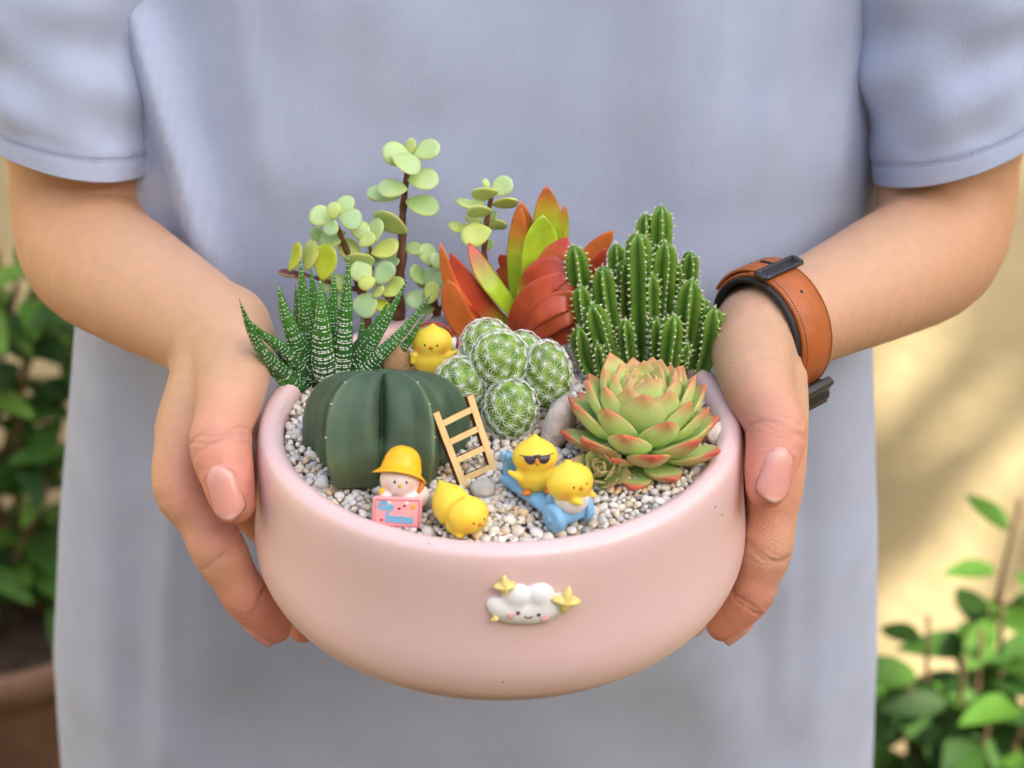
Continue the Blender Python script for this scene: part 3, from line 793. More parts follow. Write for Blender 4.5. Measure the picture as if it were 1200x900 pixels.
port(bL, 'bushy elephant bush cutting with crowded yellow green leaves behind the striped plant', [([gy(432, 405, YL), gy(425, 350, YL), gy(405, 290, YL), gy(393, 262, YL)], .26, .09), ([gy(424, 345, YL), gy(436, 310, YL), gy(432, 282, YL)], .15, .07), ([gy(420, 340, YL), gy(385, 330, YL), gy(345, 318, YL)], .11, .06)],
     [(376, 254, 27, 26, 150, 1, 1), (391, 247, 20, 16, 85, 1, 0, -.6), (403, 241, 28, 20, 35, 1, 1), (411, 257, 27, 26, -10, 1, 2, -.4), (388, 266, 21, 18, 260, 1, 2, -.6), (421, 268, 26, 23, -40, 1, 1), (390, 278, 31, 22, 200, 1, 4), (439, 272, 33, 19, 70, 1, 1),
      (430, 281, 21, 18, 40, 1, 0, -.4), (409, 291, 27, 24, 165, 1, 3), (451, 291, 34, 22, 22, 1, 3), (421, 305, 36, 20, -5, -1, 0), (381, 307, 43, 28, 84, 1, 6, -.5), (364, 299, 37, 18, 75, 1, 3), (345, 301, 35, 12, 70, 1, 6), (340, 320, 28, 8, 175, 1, 5), (352, 323, 18, 8, 5, 1, 5),
      (424, 319, 29, 28, 120, 1, 1, -.6), (430, 331, 21, 19, 200, 1, 3, -.9), (450, 320, 30, 25, 55, 1, 2, -.5), (461, 337, 30, 20, 38, 1, 3, -.5), (429, 357, 32, 30, 230, 1, 2, -.8), (383, 332, 24, 18, 60, 1, 1), (397, 331, 22, 18, 110, 1, 4), (398, 350, 26, 22, 60, 1, 2), (443, 341, 18, 12, 60, 1, 0, -.7), (447, 358, 22, 16, -30, 1, 6, -.6), (437, 300, 26, 18, 10, 1, 4, .4), (458, 306, 24, 16, 30, 1, 2, .4), (372, 275, 20, 16, 120, 1, 4, .4)], YL, 2)
YR = YT - .2
bR = ground_at(512, 378)
port(bR, 'low elephant bush cutting with blue green leaves beside the red succulent', [([gy(505, 392, YR), gy(512, 368, YR), gy(506, 345, YR), gy(505, 310, YR)], .24, .09), ([gy(512, 366, YR), gy(522, 355, YR), gy(530, 351, YR)], .1, .06)],
     [(487, 292, 25, 16, 165, 1, 4, .3), (502, 299, 30, 22, 120, 1, 1), (511, 306, 20, 14, 100, 1, 2, -.4), (490, 322, 26, 17, 120, 1, 4), (510, 326, 33, 30, 60, 1, 2, -.3), (506, 343, 26, 20, 80, 1, 3, -.7), (487, 350, 25, 22, 220, 1, 2, -.5), (538, 351, 30, 21, 3, 1, 2, -.5), (497, 332, 20, 14, 150, 1, 0), (520, 313, 22, 16, 60, 1, 1, .4), (500, 362, 22, 14, 200, 1, 4)], YR, 3)
YB = 8.0
bB = gz(566, 372, GZ)
port(np.array([bB[0], YB, GZ]), 'small elephant bush cutting with edge-on leaves behind the red succulent', [([gy(560, 380, YB), gy(566, 320, YB), gy(569, 270, YB), gy(577, 225, YB)], .2, .09)],
     [(588, 219, 28, 24, 35, 1, 1), (568, 226, 31, 15, 185, -1, 0, -.3), (551, 237, 32, 10, 178, 1, 0), (592, 238, 31, 12, 6, -1, 3), (562, 248, 30, 14, 183, -1, 0, -.4), (538, 265, 25, 12, 176, 1, 3), (582, 265, 25, 12, 6, -1, 0), (558, 275, 36, 29, 195, 1, 3, -.5), (572, 288, 16, 10, 45, 1, 4), (570, 215, 12, 8, 120, 1, 0), (556, 257, 22, 10, 170, 1, 3, .4), (578, 254, 14, 9, 70, 1, 4, .3)], YB, 4)

# ---- striped haworthia: pointed leaves with white banded bumps
M_haw = mat('haworthia_leaf', (.05, .15, .04), .42, attr=True, noise=.12, nscale=120, spec=.4, **PL)
M_tub = mat('white_bumps', tuple(srgb(222, 230, 214)), .6)
hb = ground_at(388, 452)
haw = root('haworthia', hb, 'spiky dark green haworthia with white banded pointed leaves at the rim', 'succulent')
YH = hb[1]
HL = [  # (picture points base..tip), width px, depth offsets base..tip
    ([(362, 455), (318, 425), (296, 392), (280, 350)], 21, (0, -1.3, -2.3, -3.2), 0), ([(366, 448), (335, 412), (305, 390), (285, 368)], 19, (.1, -.9, -1.9, -2.6), 0),
    ([(358, 440), (338, 425), (324, 408), (321, 392)], 13, (.3, -.4, -1.0, -1.4), 0), ([(368, 445), (350, 405), (336, 372), (324, 330)], 28, (0, -.1, 0, .4), 1),
    ([(366, 430), (352, 390), (346, 332)], 18, (.5, .9, 1.2), 0), ([(374, 440), (362, 395), (356, 350), (351, 300)], 25, (.1, .2, .4, .8), 1),
    ([(380, 430), (371, 380), (364, 312)], 22, (.5, .9, 1.4), 0), ([(382, 445), (378, 410), (377, 370), (375, 326)], 31, (-.4, -.6, -.5, -.1), 2),
    ([(390, 430), (389, 380), (392, 318)], 23, (.3, .6, 1.1), 1), ([(398, 445), (402, 400), (406, 350), (408, 298)], 25, (-.3, -.3, 0, .4), 2),
    ([(414, 440), (423, 410), (425, 372)], 21, (.5, .9, 1.3), 0), ([(405, 440), (432, 405), (456, 368), (479, 325)], 20, (.1, .1, .3, .7), 1),
    ([(410, 446), (446, 415), (477, 383), (507, 343)], 19, (-.3, -.2, .2, .6), 1), ([(425, 446), (468, 412), (502, 364)], 16, (.2, .6, 1.1), 0), ([(400, 430), (437, 385), (457, 350)], 17, (.6, 1.0, 1.4), 0),
    ([(356, 456), (334, 440), (318, 430)], 14, (-.5, -.9, -1.1), 0), ([(345, 470), (330, 448), (310, 432)], 12, (-.7, -.9, -.9), 0), ([(390, 425), (384, 390), (381, 340)], 18, (1.0, 1.4, 1.9), 0)]
q = np.random.default_rng(5)
for pts, w, dy, dens in HL:
    P = [gy(a[0], a[1], YH + d) for a, d in zip(pts, dy)]; wc = w / 28.5 / 2
    ax = nrm(P[-1] - P[0]); nrmv = nrm(np.array([-ax[0] * .4, -1, .35]))       # outer side looks outward, towards us
    lk = [(0, .86), (.15, 1), (.4, .86), (.7, .5), (.9, .2), (1, .02)]
    V, F, tt, uu, vv = leaf(P, wc, lk, nrmv, wc * .75, n=20, m=6, cup=-.10, top=.8, bot=.5)
    c = lerp(srgb(40, 92, 40), srgb(64, 122, 44), smooth01(tt, 0, .7)); c = lerp(c, srgb(136, 128, 60), smooth01(tt, .95, 1) * .7)
    lo_ = mk('leaf', V, F, M_haw, haw, c)
    # the bumps stand in rows across both faces, merging into bands low down
    C = spline(P, 60); T = np.gradient(C, axis=0); T /= np.linalg.norm(T, axis=1)[:, None]
    Ln = np.linalg.norm(np.diff(C, axis=0), axis=1).sum(); mb = MB()
    rows = int(Ln / (.155 if dens else .2))
    for r_ in range(1, rows):
        f = (r_ + q.uniform(-.25, .25)) / rows; i = int(f * 60); ww = keys(lk, np.array([f]))[0] * wc; th = wc * .75 * math.sqrt(max(ww / wc, 0))
        S = nrm(np.cross(T[i], nrmv)); N = np.cross(S, T[i])
        nb = max(2, int(round(ww * 2 / .13)))
        for side in (1, -1):
            for b in range(nb):
                u = (b + .5) / nb * 2 - 1 + q.uniform(-.08, .08)
                if q.random() < (.30 if dens == 0 else .12 if dens == 1 else .06) or abs(u) > .98: continue
                v = math.sqrt(max(0, 1 - u * u)); p = C[i] + S * ww * u + N * (side * th * v * (.8 if side > 0 else .5) + -.10 * ww * u * u) + T[i] * (.06 * u * u + q.uniform(-.012, .012))
                sx_ = (.088 if dens == 2 and f < .6 else .066) * q.uniform(.75, 1.25) * (1 - .45 * f)
                if side < 0: sx_ *= .8
                sn = nrm(N * side * v + S * u)
                fr = frame(sn, T[i])
                mb.add(p + (OCT[0] * np.array([sx_ * 1.15, sx_ * .52, .028])) @ fr.T, OCT[1])
    mb.build('bumps', M_tub, lo_)

# ---- bishop's cap: a smooth dark cactus of five sharp ribs
M_ast = mat('bishop_cap_skin', (.05, .1, .06), .55, attr=True, noise=.22, nscale=90, spec=.35, bump=.12, bscale=420, sss=.05, sss_r=(.4, 1, .5), sss_s=.003)
ab = ground_at(451, 540); ast = root('bishops_cap_cactus', ab, 'squat dark green cactus with five smooth sharp-edged ribs', 'cactus')
AR = 3.36
NT, NP = 240, 60
V = []; C = []; F = []
for i in range(NP + 1):
    f = R(.6 + 124 * i / NP); sf, cf = math.sin(f), math.cos(f)
    rr = sf ** .80; zz = 1.0 + 2.75 * math.copysign(abs(cf) ** .78, cf)
    for k in range(NT):
        a = 2 * math.pi * k / NT; ph = ((a - R(-54)) / (2 * math.pi / 5)) % 1; tri = abs(1 - 2 * ph)      # 1 on a crest, 0 in a groove
        chord = math.cos(R(36)) / math.cos(R(36) * (1 - tri) if 0 else R(36) * tri)     # a pentagon with slightly swollen sides...
        groove = math.exp(-(tri / .13) ** 1.3) * min(1, rr * 1.6)
        rad = AR * rr * (.94 * (.985 * chord / 1.0 if chord < 1 else 1) + .015 * math.sin(tri * math.pi) + .11 * float(smooth01(tri, .72, 1)) - .30 * groove * (1 - .5 * rr * (cf < 0)))
        z = zz - .42 * groove * max(0, cf) - .3 * max(0, 1 - rr * 1.3) ** 1.5 + .22 * tri * max(0, cf) * rr * 0
        V.append(ab + euler(-25, 0, 0) @ np.array([rad * math.cos(a), rad * math.sin(a), z]))
        c = lerp(srgb(70, 92, 71), srgb(114, 134, 94), float(smooth01(tri, .94, 1)) * .8)
        c = lerp(c, srgb(84, 92, 56), .6 * float(smooth01(zz, .9, -.2))); C.append(c)
for i in range(NP):
    for k in range(NT):
        a = i * NT + k; b = i * NT + (k + 1) % NT; F.append((a, a + NT, b + NT, b))
body = mk('ribbed_body', V, F, M_ast, ast, C)
M_areole = mat('areole_wool', tuple(srgb(196, 188, 160)), .9)
V = np.array(V)
for rib in range(5):
    k = int(round(((R(-54) + rib * 2 * math.pi / 5) / (2 * math.pi) * NT))) % NT
    for i in (18, 30, 42):
        p = V[i * NT + k]; mk('areole', p + ICO1[0] * np.array([.05, .05, .05]), ICO1[1], M_areole, body)

# ---- thimble cactus: round stems under lacy white stars of spines
M_mam = mat('thimble_green', (.1, .25, .03), .5, attr=True, noise=.15, nscale=150, **PL)
M_spine = mat('white_spine', tuple(srgb(226, 230, 218)), .6)
mbse = gz(598, 508, GZ); mam = root('thimble_cactus', mbse, 'cluster of round green thimble cacti netted with white star spines', 'cactus')
BALL = [(598, 480, .9, 1.10, 1.28, 0), (540, 452, 2.2, 1.08, 1.2, 1), (586, 424, 3.0, 1.18, 1.3, 2), (571, 406, 4.3, 1.08, 1.1, 3), (642, 440, 2.6, .95, 1.42, 4), (612, 414, 4.2, .85, .9, 5)]
for px, py, dz, rx, rz, sd in BALL:
    q = np.random.default_rng(40 + sd)
    Yb = mbse[1] + (.2, 1.2, 1.5, 2.5, 1.25, 2.6)[sd]; c0 = gy(px, py, Yb)
    v, f = ICO3; n = int(54 * rx * rz)
    fib = []
    for i in range(n):
        z = 1 - 2 * (i + .5) / n; a = i * 2.39996 + sd; s_ = math.sqrt(1 - z * z); fib.append((s_ * math.cos(a), s_ * math.sin(a), z))
    fib = np.array(fib)
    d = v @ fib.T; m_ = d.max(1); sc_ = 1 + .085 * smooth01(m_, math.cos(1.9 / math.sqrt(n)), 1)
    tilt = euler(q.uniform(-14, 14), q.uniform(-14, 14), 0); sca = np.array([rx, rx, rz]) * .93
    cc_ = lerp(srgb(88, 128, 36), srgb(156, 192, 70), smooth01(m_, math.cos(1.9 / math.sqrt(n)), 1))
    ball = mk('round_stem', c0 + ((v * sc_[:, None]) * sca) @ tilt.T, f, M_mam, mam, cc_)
    mb = MB()
    for u in fib:
        if u[2] < -.75: continue
        p = c0 + (u * 1.09 * sca) @ tilt.T; nn = nrm((u / sca) @ tilt.T); fr = frame(nn)
        k = q.integers(11, 14); L = .33 * q.uniform(.85, 1.15)
        mb.add(p + OCT[0] * .028, OCT[1])
        for j in range(k):
            a = 2 * math.pi * (j + q.uniform(-.25, .25)) / k; l = L * q.uniform(.8, 1.15); w = .0115
            dr = fr[:, 0] * math.cos(a) + fr[:, 1] * math.sin(a); sd_ = np.cross(nn, dr)
            m1 = p + dr * l * .55 + nn * .055; e = p + dr * l + nn * (.03 if j % 3 else .01)
            mb.add([p + sd_ * w, p - sd_ * w, p + nn * w * 1.6, m1 + sd_ * w, m1 - sd_ * w, m1 + nn * w * 1.6, e],
                   [(0, 3, 5, 2), (2, 5, 4, 1), (1, 4, 3, 0), (3, 6, 5), (5, 6, 4), (4, 6, 3)])
        if u[2] > .8:
            for j in range(3):
                a = q.uniform(0, 6.28); dr = nn * 1.2 + .5 * (fr[:, 0] * math.cos(a) + fr[:, 1] * math.sin(a)); e = p + dr * .16; sd_ = fr[:, 0] * .01
                mb.add([p + sd_, p - sd_, p + fr[:, 1] * .014, e], [(0, 1, 3), (1, 2, 3), (2, 0, 3)])
    mb.build('star_spines', M_spine, ball, smooth=False)

# ---- red-edged paddle succulent
M_pad = mat('paddle_leaf', (.4, .4, .1), .28, attr=True, noise=.28, nscale=75, spec=.45, bump=.2, bscale=300, **PL)
YP = gz(615, 412, GZ)[1]; pb = np.array([gy(615, 380, YP)[0], YP, GZ])
pad = root('paddle_succulent', pb, 'orange red paddle-leaved succulent with lime green centre', 'succulent')
LIME, OR, RED, OLV = srgb(172, 200, 52), srgb(214, 118, 56), srgb(184, 72, 46), srgb(140, 132, 60)
LANCE = [(0, .55), (.25, .85), (.5, 1), (.72, .92), (.86, .66), (.95, .32), (1, .03)]
SPOON = [(0, .45), (.25, .8), (.5, 1), (.75, 1), (.9, .78), (.97, .42), (1, .05)]
PLV = [  # points base..tip, depth offsets, width px, keys, normal, base/mid/tip colours, tip start
    ([(622, 350), (616, 300), (611, 236)], (1.3, 1.6, 1.9), 34, LANCE, (-.3, -1, .3), OLV, OLV, OR, .4),
    ([(640, 345), (642, 290), (640, 217)], (1.0, 1.2, 1.6), 37, LANCE, (.1, -1, .3), LIME, LIME, RED, .45),
    ([(606, 355), (607, 300), (611, 244)], (.5, .6, .7), 27, LANCE, (-.5, -1, .2), LIME, LIME, OR, .3),
    ([(650, 335), (654, 290), (662, 240)], (1.2, 1.5, 1.8), 21, LANCE, (.5, -1, .2), LIME, LIME, RED, .5),
    ([(628, 350), (632, 308), (636, 252)], (.1, .1, .3), 43, LANCE, (.1, -1, .3), LIME, LIME, LIME, .8),
    ([(596, 395), (550, 365), (528, 330), (516, 284)], (.2, -.2, 0, .4), 19, LANCE, (-.5, -.8, .6), OR * .8, OR, OR, .3),
    ([(600, 390), (563, 355), (540, 322), (528, 296)], (.1, -.1, .1, .4), 26, LANCE, (-.3, -.8, .8), LIME * .8, RED, RED, .25),
    ([(608, 372), (585, 345), (565, 318), (549, 284)], (.0, -.1, .1, .5), 26, LANCE, (.5, -.8, .6), LIME, LIME, RED, .35),
    ([(592, 405), (556, 390), (537, 368), (526, 328)], (-.1, -.6, -.5, -.2), 34, SPOON, (-.6, -.9, .3), OR * .7, OR * .9, OR, .3),
    ([(628, 345), (645, 312), (666, 278)], (.0, -.2, .1), 34, LANCE, (-.4, -1, .5), LIME, OR, RED, .35),
    ([(612, 358), (634, 328), (665, 312)], (-.4, -.8, -.8), 42, SPOON, (-.3, -.9, .6), LIME * .9, RED, RED, .2),
    ([(600, 392), (626, 358), (660, 342), (688, 346)], (-.7, -1.3, -1.3, -1.0), 48, SPOON, (-.35, -.9, .55), RED * .9, srgb(190, 82, 46), RED, .35),
    ([(608, 398), (634, 376), (664, 360), (690, 362)], (-.9, -1.6, -1.6, -1.3), 42, SPOON, (-.25, -.9, .4), RED * .8, srgb(182, 76, 44), OR * .8, .4),
    ([(622, 402), (648, 388), (672, 380), (694, 388)], (-.9, -1.5, -1.5, -1.3), 38, SPOON, (-.2, -.9, .3), RED * .7, srgb(176, 70, 42), RED * .9, .4),
    ([(630, 345), (655, 320), (676, 322)], (.8, .8, .8), 40, SPOON, (.2, -1, .4), LIME, LIME, OR, .7),
    ([(660, 340), (692, 300), (719, 270)], (1.8, 2.0, 2.2), 25, LANCE, (.3, -1, .5), OLV, OR, OR, .3),
    ([(665, 350), (695, 318), (710, 290)], (1.2, 1.2, 1.3), 20, LANCE, (.3, -1, .6), OR, RED, RED, .3),
    ([(606, 345), (592, 310), (584, 308)], (1.4, 1.6, 1.7), 26, SPOON, (-.3, -1, .3), OLV, OR * .8, RED, .4),
    ([(618, 345), (640, 300), (650, 262)], (2.0, 2.3, 2.6), 26, LANCE, (.2, -1, .3), OLV, OLV, OR, .4)]
q = np.random.default_rng(8)
for pts, dy, w, kk, nv, c0, c1, c2, ts in PLV:
    P = [gy(a[0], a[1], YP + d) for a, d in zip(pts, dy)]; wc = w / 27 / 2
    V, F, tt, uu, vv = leaf(P, wc, kk, nv, .17, n=22, m=9, cup=.16, top=.6, bot=.9)
    c = lerp(c0, c1, smooth01(tt, .0, .45)); c = lerp(c, c2, smooth01(tt, ts + .10, ts + .60))
    c = lerp(c, RED, .55 * smooth01(np.abs(uu), .78, 1) * smooth01(tt, .1, .4) * (1 if np.any(c2 != LIME) else .0))
    mk('leaf', V, F, M_pad, pad, c)

# ---- fairy castle cactus: many notched five-ribbed columns
M_fc = mat('castle_green', (.06, .2, .03), .45, attr=True, noise=.2, nscale=110, spec=.4, bump=.15, bscale=350, **PL)
YF = gz(757, 440, GZ)[1]; fb = np.array([gy(757, 440, YF)[0], YF, GZ])
fc = root('castle_cactus', fb, 'clump of notched bright green cactus columns dotted with white areoles', 'cactus')
COLS = [  # base px, top px, width px, depth base, depth top
    ((762, 420), (775, 238), 30, 1.6, 2.6), ((748, 415), (757, 247), 28, 1.8, 2.7), ((752, 432), (747, 270), 35, .3, .9), ((780, 425), (779, 280), 34, .6, 1.2), ((735, 410), (722, 282), 25, 1.6, 2.2),
    ((722, 408), (672, 285), 30, .9, 1.0), ((732, 425), (706, 309), 30, .3, .5), ((795, 420), (809, 292), 25, 1.3, 1.7), ((790, 445), (811, 325), 33, -.2, .1), ((712, 415), (680, 332), 27, .2, .2),
    ((728, 437), (693, 354), 32, -.5, -.7), ((803, 450), (837, 357), 32, -.3, -.2), ((708, 440), (678, 381), 27, -.6, -.9), ((784, 450), (789, 366), 29, -.7, -.9), ((765, 440), (770, 370), 25, -.3, -.5), ((798, 440), (823, 345), 25, .4, .6),
    ((770, 425), (795, 305), 26, 1.0, 1.6), ((745, 440), (733, 372), 22, -.2, -.4), ((715, 430), (700, 400), 18, -.8, -1.2), ((775, 452), (806, 400), 18, -.6, -1.0), ((760, 430), (764, 318), 24, .4, .6), ((741, 420), (735, 300), 27, .9, 1.3)]
M_dot = mat('areole_white', tuple(srgb(222, 222, 190)), .8)
q = np.random.default_rng(9)
for bp, tp_, w, d0, d1 in COLS:
    A = gy(bp[0], bp[1], YF + d0); A[2] = min(A[2], GZ + .6) - .7; Bp = gy(tp_[0], tp_[1] + 3, YF + d1)
    mid = (A + Bp) / 2 + np.array([(Bp[0] - A[0]) * .16 + q.uniform(-.12, .12), q.uniform(-.15, .15), -.05])
    n = 44; P = spline([A, mid, Bp], n); T = np.gradient(P, axis=0); T /= np.linalg.norm(T, axis=1)[:, None]
    Ln = np.linalg.norm(np.diff(P, axis=0), axis=1).sum(); Rr = w / 27.8 / 2 * .96; off = q.uniform(0, 6.28); sp = .29
    V = []; C = []; m = 50; N = nrm(np.cross(T[0], [0, 1, .1]));
    dots = MB(); twist = q.uniform(-.7, .7)
    for i in range(n + 1):
        s = i / n; N = nrm(N - np.dot(N, T[i]) * T[i]); B_ = np.cross(T[i], N)
        end = (1 - s) * Ln; cap = math.sqrt(max(0.0, 1 - (1 - min(1, end / (Rr * 1.5))) ** 2)); env = Rr * (.78 + .22 * math.sin(min(1, s * 1.6) * math.pi / 2)) * max(cap, .06)
        for k in range(m):
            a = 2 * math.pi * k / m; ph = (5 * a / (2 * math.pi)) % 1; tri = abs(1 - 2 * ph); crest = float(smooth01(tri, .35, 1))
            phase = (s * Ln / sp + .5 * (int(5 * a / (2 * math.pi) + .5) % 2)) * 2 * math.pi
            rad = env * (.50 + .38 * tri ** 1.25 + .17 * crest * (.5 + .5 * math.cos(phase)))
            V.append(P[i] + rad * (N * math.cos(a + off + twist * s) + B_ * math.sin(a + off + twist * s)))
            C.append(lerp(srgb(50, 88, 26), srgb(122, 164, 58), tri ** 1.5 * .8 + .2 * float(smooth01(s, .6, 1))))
    F = []
    for i in range(n):
        for k in range(m):
            a = i * m + k; b = i * m + (k + 1) % m; F.append((a, b, b + m, a + m))
    F.append(tuple(n * m + k for k in range(m)))
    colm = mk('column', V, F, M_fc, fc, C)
    V = np.array(V)
    for rib in range(5):
        kx = int(round(rib * m / 5)) % m
        j = 0
        while True:
            s = (j + (0 if rib % 2 == 0 else .5)) * sp / Ln; j += 1
            if s > 1: break
            if s < .12: continue
            i = min(n, int(round(s * n))); p = V[i * m + kx]; o = nrm(p - P[i])
            if s > .97: o = nrm(o + T[i])
            sz = .042 * q.uniform(.8, 1.25)
            dots.add(p + (ICO1[0] * sz), ICO1[1])
            for _ in range(5):
                dr = nrm(o + q.normal(0, .65, 3)); e = p + dr * q.uniform(.10, .19); fr = frame(dr); w_ = .009
                dots.add([p + fr[:, 0] * w_, p - fr[:, 0] * w_, p + fr[:, 1] * w_ * 1.5, e], [(0, 1, 3), (1, 2, 3), (2, 0, 3)])
    for _ in range(10):                       # woolly tip
        dr = nrm(T[-1] + q.normal(0, .5, 3)); p = P[-1]; e = p + dr * q.uniform(.12, .22); fr = frame(dr); w_ = .012
        dots.add([p + fr[:, 0] * w_, p - fr[:, 0] * w_, p + fr[:, 1] * w_ * 1.5, e], [(0, 1, 3), (1, 2, 3), (2, 0, 3)])
    dots.build('areoles', M_dot, colm, smooth=False)

# ---- the rosette
M_ech = mat('rosette_leaf', (.4, .6, .2), .42, attr=True, noise=.08, nscale=120, spec=.4, bump=.06, bscale=300, **PL)
ROS = [(0, .45), (.2, .64), (.42, .92), (.58, 1), (.72, .92), (.84, .66), (.92, .36), (.97, .13), (1, .015)]
def rosette(name, base, label, n, R0, tiltx, tilty, seed, cat, g1, g2, rd, leafw=.36, lift=1.0):
    t = root(name, base, label, cat); q = np.random.default_rng(seed)
    rot = euler(tiltx, tilty, 0)
    for i in range(n):
        f = i / (n - 1); a = i * 2.39996 + .5
        elev = 86 - 98 * f ** 1.5 + q.uniform(-4, 4)                    # inner leaves stand, outer ones lie
        L = R0 * (.28 + .72 * min(1, f * 1.9) ** .7) * q.uniform(.92, 1.06) * (.80 if f > .88 else 1)
        o = np.array([math.cos(a), math.sin(a), 0]); e = R(elev); d = o * math.cos(e) + np.array([0, 0, 1]) * math.sin(e)
        up = -o * math.sin(e) + np.array([0, 0, 1]) * math.cos(e)
        b = o * (.08 + .25 * f) * R0 * .4 + np.array([0, 0, (1 - f) * .34 * R0 * lift])
        P = [b, b + d * L * .5 - up * L * .06, b + d * L + up * L * .10]
        W_ = L * leafw * (1.0 if f > .3 else .85)
        V, F, tt, uu, vv = leaf(np.array(P) @ rot.T + base, W_, ROS, up @ rot.T, .13 * R0 / 3.2 + .035 * L, n=22, m=9, cup=.20, top=.55, bot=1.15)
        c = lerp(g1, g2, smooth01(tt, .05, .75) * .9)
        blush = .85 * smooth01(tt, .78, .98) + .30 * smooth01(np.abs(uu), .8, 1) * smooth01(tt, .45, .85)
        if f > .72: blush = blush + .42 * (vv < 0) * smooth01(tt, .15, .7) * q.uniform(.4, 1.2)
        c = lerp(c, rd, np.clip(blush * (.4 + .75 * f), 0, .95)) * q.uniform(.93, 1.06)
        mk('leaf', V, F, M_ech, t, c)
    return t
eb = gz(750, 527, -.35); 
rosette('echeveria', eb, 'large pointed green echeveria rosette with red leaf tips', 76, 3.2, -7, 2, 3, 'succulent', srgb(166, 204, 122), srgb(200, 218, 140), srgb(208, 88, 70), .275, 1.3)
ob = gz(706, 557, -.35)
rosette('echeveria_offset', ob, 'small muted green and pink rosette growing under the big rosette', 22, 1.15, 30, -12, 6, 'succulent', srgb(150, 166, 96), srgb(178, 180, 116), srgb(186, 112, 92), .42, .9)
# ================================================================= THE LITTLE FIGURES
M_yel = mat('yellow_resin', tuple(srgb(244, 214, 64)), .42, sss=.15, sss_r=(1, .8, .3), sss_s=.003, spec=.4, attr=True)
M_org = mat('orange_resin', tuple(srgb(226, 128, 48)), .4)
M_eye = mat('black_paint', (.015, .01, .01), .3)
M_whiteR = mat('white_resin', tuple(srgb(232, 230, 226)), .35, sss=.15, sss_r=(1, .9, .8), sss_s=.003, attr=True)
M_blue = mat('sky_blue_resin', tuple(srgb(134, 190, 230)), .4, sss=.1, sss_r=(.6, .8, 1), sss_s=.003)
M_redR = mat('red_resin', tuple(srgb(170, 50, 44)), .4)
M_brown = mat('brown_paint', tuple(srgb(104, 58, 38)), .5)
M_blueT = mat('blue_lettering', tuple(srgb(110, 182, 220)), .5)
M_pinkR = mat('pink_resin', tuple(srgb(244, 172, 172)), .4, sss=.1, sss_s=.003)
M_shade = mat('purple_brown_glass', (.06, .035, .06), .2)
M_hat = mat('hat_yellow', tuple(srgb(252, 190, 24)), .35)
YEL = srgb(246, 216, 70); BLUSH = srgb(250, 164, 70)
def xf(V, base, rot, s=1.): return np.asarray(base) + (np.asarray(V) * s) @ rot.T
def ball(c, r): return np.asarray(c) + ICO2[0] * np.asarray(r), ICO2[1]
def on_surface(V, d, c, out=0.):
    """the surface vertex of V met first when looking from centre c along d"""
    d = nrm(d); q = V - c; al = q @ d; pe = np.linalg.norm(q - al[:, None] * d, axis=1); pe[al < 0] = 9
    i = np.argsort(pe)[:3]; return c + d * (al[i].mean() + out)
def put(name, t, V, F, base, rot, s, m, parent=None, c=None): return mk(name, xf(V, base, rot, s), F, m, parent or t, c)

def chick_body(prims, blush=(), h=.045, base_c=YEL, bl=BLUSH, br=.22):
    V, F = solid(prims, h, smooth=2); c = np.tile(base_c, (len(V), 1))
    for b in blush: c = lerp(c, bl, .6 * np.exp(-(np.linalg.norm(V - np.array(b), axis=1) / br) ** 2)) if len(c) else c
    return V, F, c
def face(t, V, base, rot, s, hc, dirs, eye=.055, beak=.09, m_beak=None, parent=None):
    for d in dirs[:2]:
        p = on_surface(V, d, hc, -.012); v, f = ball(p, eye * np.array([.9, .7, 1.1])); put('eye', t, v, f, base, rot, s, M_eye, parent)
    p = on_surface(V, dirs[2], hc, .0); v, f = ball(p, beak * np.array([1, 1.1, 1.0])); put('beak', t, v, f, base, rot, s, m_beak or M_org, parent)

# --- chick with headphones
cb = gz(507, 438, -.35); rot = euler(-14, 0, -4)
t = root('headphone_chick', cb, 'small yellow chick figurine wearing headphones beside the spiny round cactus', 'figurine')
pr = [el((0, 0, .62), (.86, .76, .68), .25), el((0, -.02, 1.28), (.84, .74, .70), .16), rc((0, 0, 1.9), (0, .02, 2.04), .16, .07, .2), rc((.70, -.45, .85), (.98, -.40, 1.08), .17, .10, .12), rc((-.72, -.45, .85), (-.78, -.5, .6), .16, .10, .12)]
V, F, c = chick_body(pr, [(-.5, -.62, 1.12), (.5, -.62, 1.12)])
bd = put('body', t, V, F, cb, rot, 1.04, M_yel, None, c)
hc = np.array([0, -.02, 1.28]); face(t, V, cb, rot, 1.04, hc, [(-.36, -1, .14), (.36, -1, .14), (.0, -1, .02)], .052, .085)
for sx in (-1, 1):
    v, f = ball((sx * .86, .05, 1.28), (.14, .26, .28)); pad_ = put('ear_pad', t, v, f, cb, rot, 1.04, M_whiteR, None, srgb(226, 236, 242))
    v, f = ball((sx * .99, .05, 1.28), (.12, .19, .20)); put('ear_cap', t, v, f, cb, rot, 1.04, M_redR, pad_)
v, f = tube([(.95, .1, 1.25), (1.5, .15, 1.22)], .17, n=4, m=10); put('cable_plug', t, v, f, cb, rot, 1.04, M_redR)
ang = np.linspace(0, math.pi, 15); v, f = tube([(.88 * math.cos(a), .12, 1.30 + .80 * math.sin(a)) for a in ang], .05, m=6); put('headband', t, v, f, cb, rot, 1.04, M_redR)

